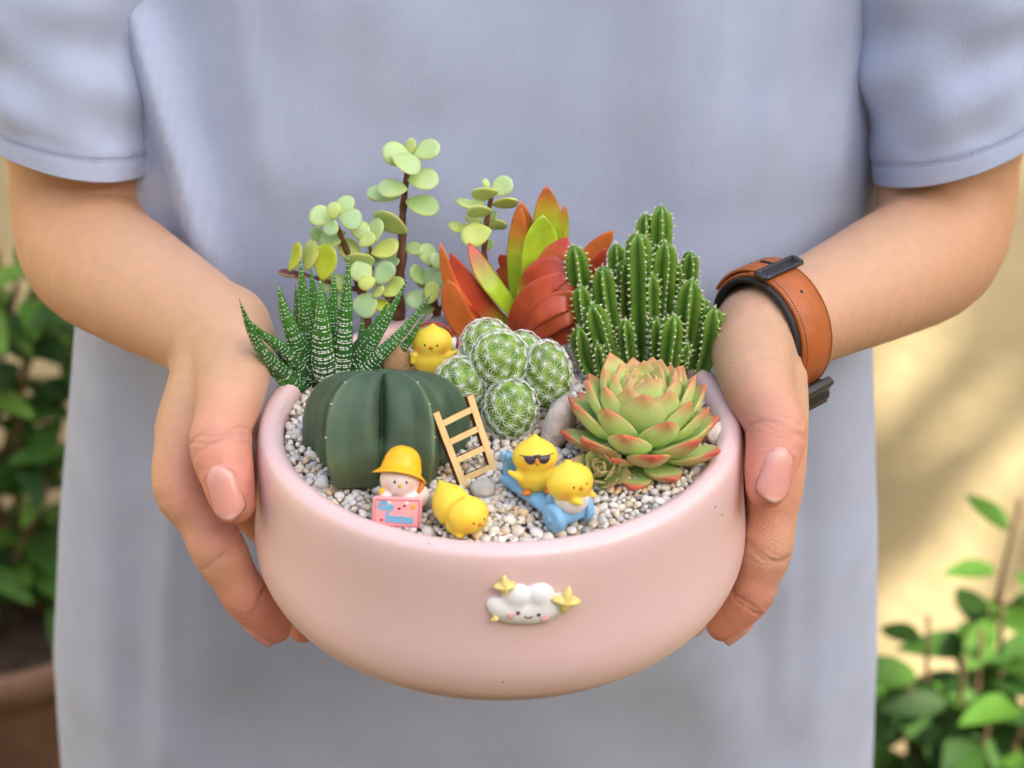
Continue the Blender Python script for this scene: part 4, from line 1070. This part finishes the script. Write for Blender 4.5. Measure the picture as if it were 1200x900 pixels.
# --- chick bending down
cb = gz(541, 619, -.38); rot = euler(-10, 0, 38)                    # looks to the right and towards us
t = root('crouching_chick', cb, 'small yellow chick figurine bending forward with its tail up at the rim', 'figurine')
pr = [el((0, .42, .78), (.74, .78, .80), .2, euler(-18, 0, 0)), rc((0, .85, 1.25), (0, 1.05, 1.62), .40, .07, .35), el((0, -.55, .72), (.80, .72, .70), .06), rc((0, -.55, 1.40), (0, -.52, 1.52), .12, .05, .15),
      rc((-.55, -.1, .30), (-.52, -.62, .12), .18, .15, .12), rc((.55, -.1, .30), (.52, -.62, .12), .18, .15, .12)]
V, F, c = chick_body(pr, [(-.45, -1.15, .55), (.45, -1.15, .55)])
put('body', t, V, F, cb, rot, 1.0, M_yel, None, c)
hc = np.array([0, -.55, .72]); face(t, V, cb, rot, 1.0, hc, [(-.36, -1, -.06), (.36, -1, -.06), (0, -1, -.24)], .05, .09)
for sx in (-1, 1):
    v, f = ball((sx * .30, 1.18, .62), (.13, .14, .10)); put('foot', t, v, f, cb, rot, 1.0, M_org)

# --- scooter with two chicks
fr_ = gz(668, 614, -.42); re = gz(603, 566, -.42); dirv = nrm((fr_ - re) * np.array([1, 1, 0])); yaw = math.degrees(math.atan2(dirv[0], -dirv[1]))
rot = euler(0, 0, yaw); cb = (fr_ + re) / 2; Ls = np.linalg.norm(fr_ - re); k = 1.0
t = root('toy_scooter', cb, 'sky blue toy scooter carrying two yellow chicks over the gravel', 'figurine')
hl = Ls / 2
v, f = rbox(1.22, 2 * hl + .3, .36, .14, 3); put('deck', t, v + (0, .05, .32), f, cb, rot, k, M_blue)
v, f = rbox(.95, .28, 1.25, .12, 3); put('back_rest', t, v + (0, hl + .08, .75), f, cb, rot, k, M_blue)
for sx in (-1, 1):
    v, f = rbox(.22, .26, .42, .09, 3); put('back_rest_ear', t, v + (sx * .52, hl + .02, 1.42), f, cb, rot, k, M_blue)
V, F = solid([rc((-.5, -hl + .12, .46), (.5, -hl + .12, .46), .42, .42, .1), rc((0, -hl + .2, .5), (0, -hl + .45, .75), .4, .3, .2), rc((-.42, -hl + .55, .72), (-.50, -hl + .5, 1.1), .22, .20, .1), rc((.42, -hl + .55, .72), (.50, -hl + .5, 1.1), .22, .20, .1)], .045, 2)
put('front_fork', t, V, F, cb, rot, k, M_blue)
for sx in (-1, 1):
    v, f = lathe([(0, .20), (.13, .20), (.15, .16), (.20, .14), (.36, .14), (.52, .10), (.56, .03), (.56, -.16), (.52, -.22), (0, -.20)], 40)
    v = v @ np.array([[0, 0, -sx], [0, 1, 0], [sx, 0, 0]], float).T if 0 else np.stack([v[:, 2] * sx, v[:, 0], v[:, 1]], 1)
    wl_ = put('wheel', t, v + (sx * .74, -hl + .1, .47), f, cb, rot, k, M_blue)
    v, f = ball((sx * .94, -hl + .1, .47), (.05, .13, .13)); put('hub', t, v, f, cb, rot, k, M_blue, wl_)
# the chick in sunglasses sits on the deck
a0 = gz(628, 574, -.02); rotA = euler(-14, 0, 6)
pr = [el((0, 0, .60), (.74, .68, .68), .2), el((0, -.02, 1.32), (.86, .78, .66), .18), rc((0, 0, 1.82), (.02, .02, 2.12), .30, .06, .35), rc((-.62, -.30, .62), (-.98, -.22, .82), .17, .10, .12), rc((.52, -.52, .58), (.72, -.62, .72), .17, .12, .12)]
V, F, c = chick_body(pr, [(-.52, -.62, 1.12), (.52, -.62, 1.12)])
ch = put('chick', t, V, F, a0, rotA, 1.02, M_yel, None, c)
hc = np.array([0, -.02, 1.32])
p = on_surface(V, (0, -1, .0), hc); v, f = ball(p, (.085, .11, .12)); put('beak', t, v, f, a0, rotA, 1.02, M_org, ch)
mb = MB()
for sx in (-1, 1):                                   # two dark lenses joined over the beak
    P = []; F2 = []
    n = 10
    for i in range(n + 1):
        u = i / n; az = sx * (.05 + u * .85)
        topz = 1.60 - .02 * u; lowz = topz - .02 - .30 * math.sin(min(1, u * 1.25 + .12) * math.pi) ** .6 * (1 if u > .0 else .4)
        for zz in (topz, (topz + lowz) / 2, lowz):
            d = np.array([math.sin(az), -math.cos(az), (zz - 1.32) / .80]); P.append(on_surface(V, d, hc, .045))
    for i in range(n):
        for j in range(2):
            q_ = i * 3 + j; F2.append((q_, q_ + 3, q_ + 4, q_ + 1))
    mb.add(P, F2)
P = [on_surface(V, (math.sin(x), -math.cos(x), .33), hc, .05) for x in np.linspace(-.14, .14, 6)]
v, f = tube(P, .035, m=6); mb.add(v, f)
o = mk('sunglasses', xf(np.vstack(mb.V), a0, rotA, 1.02), mb.F, M_shade, ch); m_ = o.modifiers.new('thickness', 'SOLIDIFY'); m_.thickness = .0005; m_.offset = 0
for sx in (-1, 1):
    v, f = ball((sx * .42, -.58, .10), (.19, .20, .11)); put('foot', t, v, f, a0, rotA, 1.02, M_org, ch)
# the chick in an eggshell rides in front
b0 = gz(671, 595, .30); rotB = euler(-12, 0, 30)
pr = [el((0, 0, 1.02), (.88, .80, .72), .2), rc((0, 0, 1.55), (.02, .04, 1.82), .26, .07, .3), el((0, 0, .5), (.55, .5, .4), .2), rc((-.25, -.58, .55), (-.1, -.74, .46), .15, .12, .1), rc((.55, -.42, .52), (.66, -.5, .46), .13, .10, .1)]
V, F, c = chick_body(pr, [(-.50, -.60, .84), (.52, -.60, .84)], br=.26)
ch = put('chick', t, V, F, b0, rotB, 1.02, M_yel, None, c)
hc = np.array([0, 0, 1.02]); face(t, V, b0, rotB, 1.02, hc, [(-.36, -1, .12), (.36, -1, .12), (0, -1, .0)], .05, .085, parent=ch)
sp_ = [(0, -.18), (.35, -.12), (.55, .08), (.64, .32), (.66, .52), (.60, .52), (.55, .3), (.3, 0), (0, -.05)]
v, f = lathe(smooth_prof(np.array(sp_), 2), 60)
aa = np.arctan2(v[:, 1], v[:, 0]); zz = v[:, 2]; v[:, 2] += np.where(zz > .42, .07 * np.abs(((aa * 9 / math.pi) % 2) - 1) - .03, 0)
put('eggshell', t, v, f, b0, rotB, 1.05, M_whiteR, ch, srgb(236, 230, 222))

# --- figure in a yellow hat behind a pink sign
cb = gz(466, 611, -.45); rot = euler(-20, 4, 3)
t = root('sign_figurine', cb, 'white duckling figurine in a yellow hat leaning over a pink sign', 'figurine')
pr = [el((.05, .28, 1.55), (.78, .66, .66), .15), el((.25, .42, .75), (.7, .5, .6), .25), el((.85, .35, .95), (.34, .34, .40), .2), rc((-.55, .0, 1.02), (-.36, -.22, .80), .20, .17, .1), rc((.55, .0, 1.02), (.30, -.22, .78), .20, .17, .1)]
V, F, c = chick_body(pr, [(-.45, -.20, 1.42), (.42, -.22, 1.42)], base_c=srgb(236, 226, 222), bl=srgb(244, 160, 150), br=.17)
put('body', t, V, F, cb, rot, 1., M_whiteR, None, c)
hc = np.array([.05, .28, 1.55]); face(t, V, cb, rot, 1., hc, [(-.36, -1, .05), (.34, -1, .05), (-.02, -1, -.13)], .058, .085, M_hat)
hatp = smooth_prof(np.array([(0, .86), (.25, .84), (.52, .68), (.68, .40), (.74, .12), (.78, .02), (1.0, -.16), (1.06, -.22), (1.0, -.26), (.76, -.10), (.68, .02), (.5, .2), (0, .3)]), 2)
v, f = lathe(hatp, 60); aa = np.arctan2(v[:, 1], v[:, 0]); rr = np.hypot(v[:, 0], v[:, 1])
v[:, :2] *= (1 + .018 * np.cos(aa * 8) * (rr < .74))[:, None]; v[:, 2] += -.16 * (rr > .78) * np.abs(np.cos(aa)) ** 2
v = v @ euler(-14, 14, 10).T + (.08, .42, 1.96); hat = put('hat', t, v, f, cb, rot, 1., M_hat)
v, f = ball((.10, .55, 2.18), (.60, .5, .52)); put('hood', t, v, f, cb, rot, 1., M_pinkR)
v, f = tube([(.74, .15, 1.62), (.86, .05, 1.36), (.70, .0, 1.14)], .09, n=8, m=8); put('chin_strap', t, v, f, cb, rot, 1., M_org)
v, f = ball((-.62, -.05, 1.12), (.15, .13, .18)); put('collar_bow', t, v, f, cb, rot, 1., M_hat)
v, f = rbox(1.86, .22, 1.18, .10, 3); sg = put('sign_board', t, v + (-.04, -.25, .42), f, cb, rot, 1., M_pinkR)
mb = MB(); q = [(-.86, -.08), (.78, -.08), (.78, .92), (-.86, .92), (-.86, -.08)]
for a, b in zip(q[:-1], q[1:]):
    v, f = tube([(a[0], -.365, a[1]), (b[0], -.365, b[1])], .035, n=4, m=6); mb.add(v, f)
mk('sign_border', xf(np.vstack(mb.V), cb, rot), mb.F, mat('pink_border', tuple(srgb(236, 140, 146)), .4), sg)
v, f = rbox(.26, .14, .5, .05, 2); put('sign_post', t, v + (.02, -.22, -.35), f, cb, rot, 1., M_pinkR)
def text_part(txt, size, loc, tilt, m, base, rot, parent, off=.0):
    cu = bpy.data.curves.new('lettering', 'FONT'); cu.body = txt; cu.size = size; cu.extrude = .012; cu.offset = off; cu.resolution_u = 3
    ob = bpy.data.objects.new('lettering', cu); col.objects.link(ob); dg = bpy.context.evaluated_depsgraph_get()
    me = ob.evaluated_get(dg).to_mesh(); v = np.array([x.co[:] for x in me.vertices]); f = [tuple(p.vertices) for p in me.polygons]
    ob.evaluated_get(dg).to_mesh_clear(); bpy.data.objects.remove(ob); bpy.data.curves.remove(cu)
    ca, sa = math.cos(R(tilt)), math.sin(R(tilt)); x = v[:, 0] * ca - v[:, 1] * sa; z = v[:, 0] * sa + v[:, 1] * ca
    vv_ = np.stack([x + loc[0], -v[:, 2] + loc[1], z + loc[2]], 1)
    return mk('lettering', xf(vv_, base, rot), f, m, parent, smooth=False)
text_part('Go', .46, (-.78, -.385, .54), -3, M_blueT, cb, rot, sg, .028)
text_part('home', .45, (-.48, -.385, .10), -4, M_blueT, cb, rot, sg, .030)
for x, z, m_ in ((-.62, .13, M_redR), (.03, .58, M_redR), (.22, .70, M_redR)):
    v, f = ball((x, -.375, z), (.065, .03, .05)); put('dot', t, v, f, cb, rot, 1., m_, sg)
v, f = ball((.55, -.375, .66), (.09, .03, .09)); put('dot', t, v, f, cb, rot, 1., M_hat, sg)

# --- the little wooden ladder
M_ply = mat('plywood_face', tuple(srgb(222, 190, 130)), .7, noise=.12, nscale=90)
M_burnt = mat('laser_burnt_edge', tuple(srgb(120, 74, 36)), .8, noise=.2, nscale=150)
A0 = gz(541, 566, -.5); A1 = gz(577, 550, -.5); w_ = A1 - A0; B0 = gy(509, 483, A0[1] + 1.0); B1 = B0 + w_ * 1.0
B1 = gy(549, 463, A1[1] + 1.0)
lad = root('toy_ladder', A0, 'tiny pale wooden ladder leaning on the grooved dark cactus', 'ladder')
upv = nrm(((B0 - A0) + (B1 - A1)) / 2); acr = nrm(((A1 - A0) + (B1 - B0)) / 2); nn = nrm(np.cross(acr, upv)); nn = nn if nn[1] < 0 else -nn
def plank(name, a, b, wd, th, parent):
    """a laser-cut strip: pale faces, burnt edges"""
    d = nrm(b - a); s = nrm(np.cross(d, nn))
    V = [p + s * sx * wd / 2 + nn * z * th / 2 for p in (a, b) for sx, z in ((-1, -1), (1, -1), (1, 1), (-1, 1))]
    F = [(0, 1, 2, 3), (7, 6, 5, 4), (2, 6, 7, 3), (0, 4, 5, 1), (1, 5, 6, 2), (3, 7, 4, 0)]
    o = mk(name, V, F, M_ply, parent, smooth=False); o.data.materials.append(M_burnt)
    for i in (0, 1, 4, 5): o.data.polygons[i].material_index = 1
    bv = o.modifiers.new('bevel', 'BEVEL'); bv.width = .00012; bv.segments = 1
for a, b in ((A0, B0), (A1, B1)): plank('rail', a + upv * -.25, b, .30, .26, lad)
for f_ in (.04, .30, .56, .82):
    p, q_ = A0 + (B0 - A0) * f_, A1 + (B1 - A1) * f_; d = nrm(q_ - p)
    plank('rung', p + d * .13, q_ - d * .13, .25, .22, lad)

# --- cloud ornament glued on the bowl
def bowl_hit(px, py):
    d = _ray(px, py); tt = np.linspace(60, 95, 9000); Q = CAM + d[None] * tt[:, None]
    ins = np.hypot(Q[:, 0], Q[:, 1]) < bowl_r(Q[:, 2]); return Q[np.argmax(ins)]
cc0 = bowl_hit(620, 708); ex = bowl_hit(640, 708) - cc0; ey = bowl_hit(620, 690) - cc0; nz_ = nrm(np.cross(ex, ey)); nz_ = nz_ if nz_[1] < 0 else -nz_
X_ = nrm(ex); Y_ = nrm(np.cross(nz_, X_)); CR = np.stack([X_, Y_, nz_], 1); us, vs = np.linalg.norm(ex) / 20, np.linalg.norm(ey) / 18
def cl(px, py, z=0.): return np.array([(px - 620) * us, (708 - py) * vs, z])
cr = lambda c, r, zz=.36: el(c, (r, r, zz + r * .10), .10)
curve = lambda p: p + np.array([0, 0, -(p[0] ** 2) / 20])
pr = [cr(cl(581, 710), .33, .16), cr(cl(605, 699), .55), cr(cl(631, 698), .56), cr(cl(655, 706), .42, .2), el(cl(617, 715), (1.34, .56, .44), .14), el(cl(600, 714), (.7, .5, .40), .14), el(cl(636, 712), (.8, .58, .42), .14)]
V, F = solid(pr, .04, 3)
V[:, 2] -= V[:, 0] ** 2 / 22; V = V[:, :]
cld = mk('cloud_ornament', xf(V, cc0, CR), F, M_whiteR, bowl, srgb(232, 234, 232))
M_star = mat('star_yellow', tuple(srgb(238, 218, 130)), .35, sss=.1, sss_s=.003)
M_cheek = mat('cheek_pink', tuple(srgb(240, 188, 186)), .5)
VC = V
def top_z(p):
    i = np.argsort(np.hypot(VC[:, 0] - p[0], VC[:, 1] - p[1]) - .0 * VC[:, 2])[:40]; return VC[i, 2].max()
def star(c, r, spin, z0, th):
    Vv = []; Ff = []; n = 64; m = 7
    for j in range(m + 1):
        for i in range(n):
            a = 2 * math.pi * i / n; b = ((a / (math.pi / 2)) % 1); tri = abs(1 - 2 * b)
            rr = r * (.50 + .50 * tri ** 1.5); u = j / m
            rad = rr * math.cos(u * math.pi / 2) ** .7; zz = th * math.sin(u * math.pi / 2) * (.6 + .4 * (1 - u) * 0 + .4 * u)
            Vv.append(c + np.array([rad * math.cos(a + spin), rad * math.sin(a + spin), z0 + zz]))
    for j in range(m):
        for i in range(n):
            a = j * n + i; b = j * n + (i + 1) % n; Ff.append((a, b, b + n, a + n))
    Ff.append(tuple(range(n - 1, -1, -1)))
    return np.array(Vv), Ff
for px, py, r, sp_n, z0, th in ((588.5, 684, .44, 8, .12, .38), (661, 699, .60, -6, .30, .36), (581, 722, .17, 20, .22, .16)):
    v, f = star(cl(px, py), r, R(sp_n), z0 - ((px - 620) * us) ** 2 / 22, th); mk('star', xf(v, cc0, CR), f, M_star, cld)
for px, py in ((605.5, 711), (629.8, 713)):
    p = cl(px, py); v, f = ball((p[0], p[1], top_z(p)), (.08, .085, .04)); mk('eye', xf(v, cc0, CR), f, M_brown, cld)
for px, py in ((598, 714.5), (637, 717.5)):
    p = cl(px, py); v, f = ball((p[0], p[1], top_z(p) - .02), (.19, .165, .045)); mk('cheek', xf(v, cc0, CR), f, M_cheek, cld)
P = []
for u in np.linspace(-1, 1, 9):
    p = cl(618 + 4.6 * u, 716.6 - 1.8 * u * u); P.append((p[0], p[1], top_z(p) + .005))
v, f = tube(P, .03, m=6); mk('mouth', xf(v, cc0, CR), f, M_brown, cld)

# ================================================================= THE WRISTWATCH
M_leather = mat('tan_leather', tuple(srgb(176, 96, 46)), .5, noise=.14, nscale=120, bump=.3, bscale=700, bdist=.0004)
M_rubber = mat('black_lining', (.018, .017, .017), .6)
M_steel = mat('gunmetal', (.07, .07, .075), .4, metal=.7)
M_glass = mat('dark_glass', (.01, .01, .012), .08, spec=.6)
M_thread = mat('dark_thread', (.05, .03, .02), .9)
w0 = gy(893, 392, 5.0); w1 = gy(965, 358, 8.0); WA = nrm(w1 - w0)
WC = w0 + WA * .55
toc = nrm(CAM - WC); e1 = nrm(np.array([.42, 0, -.9]) - np.dot([.42, 0, -.9], WA) * WA); e2 = np.cross(e1, WA); e2 = e2 if np.dot(e2, toc) > 0 else -e2
WR = (2.55, 2.24)
watch = root('wrist_watch', WC - e1 * 0 - np.array([0, 0, 2.4]), 'wristwatch with a tan leather strap and dark buckle worn on the wrist', 'watch')
def ringpt(th, r, off): return WC + (WR[0] + r) * math.cos(th) * e1 + (WR[1] + r) * math.sin(th) * e2 + WA * off
def band(t0, t1, r0, r1, o0, o1, n=60, rnd=.05):
    V = []; F = []; sec = [(r0, o0), (r1 - rnd, o0), (r1, o0 + rnd), (r1 + .02, (o0 + o1) / 2), (r1, o1 - rnd), (r1 - rnd, o1), (r0, o1)]; m = len(sec)
    closed = abs(t1 - t0) > 6.28
    for i in range(n + (0 if closed else 1)):
        th = t0 + (t1 - t0) * i / n
        for r, o in sec: V.append(ringpt(th, r, o))
    k = len(V) // m
    for i in range(k if closed else k - 1):
        for j in range(m):
            a = i * m + j; b = i * m + (j + 1) % m; c_ = ((i + 1) % k) * m; F.append((a, b, c_ + (j + 1) % m, c_ + j))
    if not closed: F.append(tuple(range(m))); F.append(tuple((k - 1) * m + j for j in range(m - 1, -1, -1)))
    return np.array(V), F
V, F = band(0, 2 * math.pi, -.10, .10, -1.12, 1.0, 90); mk('lining', V, F, M_rubber, watch)
V, F = band(R(27), R(175), .10, .30, -.92, 1.02, 70); strap = mk('strap', V, F, M_leather, watch)
V, F = band(R(165), R(352), .10, .24, -.90, 1.0, 70); mk('strap', V, F, M_leather, watch)
V, F = band(R(158), R(226), .31, .44, -.84, .94, 30); strap2 = mk('strap_end', V, F, M_leather, watch)
for o_ in (-.78, .88):
    for i in range(46):
        th = R(30 + i * 2.6); p = ringpt(th, .315, o_); q_ = ringpt(th + R(1.4), .315, o_); v, f = tube([p, q_], .022, n=2, m=5); mk('stitch', v, f, M_thread, strap)
for th in (128, 190, 206):
    p = ringpt(R(th), .32 if th < 140 else .455, .05); nn2 = nrm(p - WC); fr = frame(nn2, WA); v, f = ball((0, 0, 0), (.085, .085, .02)); mk('hole', v @ fr.T + p, f, M_thread, strap if th < 140 else strap2)
# buckle: a frame across the strap with its pin
mb = MB(); tb0, tb1 = R(152), R(163)
for pts in ([(tb0, -1.18), (tb0, 1.25)], [(tb1, -1.18), (tb1, 1.25)]):
    v, f = tube([ringpt(pts[0][0], .46, o_) for o_ in np.linspace(pts[0][1], pts[1][1], 8)], .11, m=8); mb.add(v, f)
for o_ in (-1.18, 1.25):
    v, f = tube([ringpt(x, .46, o_) for x in np.linspace(tb0, tb1, 6)], .12, m=8); mb.add(v, f)
for o_ in np.linspace(-1.0, 1.1, 8):
    pass
bk = mb.build('buckle', M_steel, watch)
V, F = band(tb0, tb1, .36, .47, -1.1, 1.2, 8); mk('buckle_plate', V, F, M_steel, bk)
v, f = tube([ringpt(x, .5, .05) for x in np.linspace(tb1, R(178), 6)], .055, m=6); mk('pin', v, f, M_steel, bk)
# case on the outer side of the wrist
ce = nrm(e1 * math.cos(R(0)) + e2 * math.sin(R(0))); fr = np.stack([WA, np.cross(ce, WA), ce], 1); cpos = WC + ce * (WR[0] + .42)
v, f = rbox(3.0, 3.2, 1.0, .34, 4); cs = mk('case', v @ fr.T + cpos, f, M_steel, watch)
v, f = rbox(2.6, 2.8, .12, .05, 2); mk('glass', (v + (0, 0, .50)) @ fr.T + cpos, f, M_glass, cs)
for sy in (-1, 1):
    v, f = rbox(2.2, .70, .42, .12, 3); v = v @ euler(38 * -sy, 0, 0).T; mk('lug', (v + (0, sy * 1.78, -.38)) @ fr.T + cpos, f, M_steel, cs)
v, f = lathe([(0, .12), (.17, .12), (.2, .08), (.2, -.15), (0, -.15)], 20); mk('crown', (np.stack([-v[:, 2], v[:, 1], v[:, 0]], 1) + (-1.55, .4, 0)) @ fr.T + cpos, f, M_steel, cs)
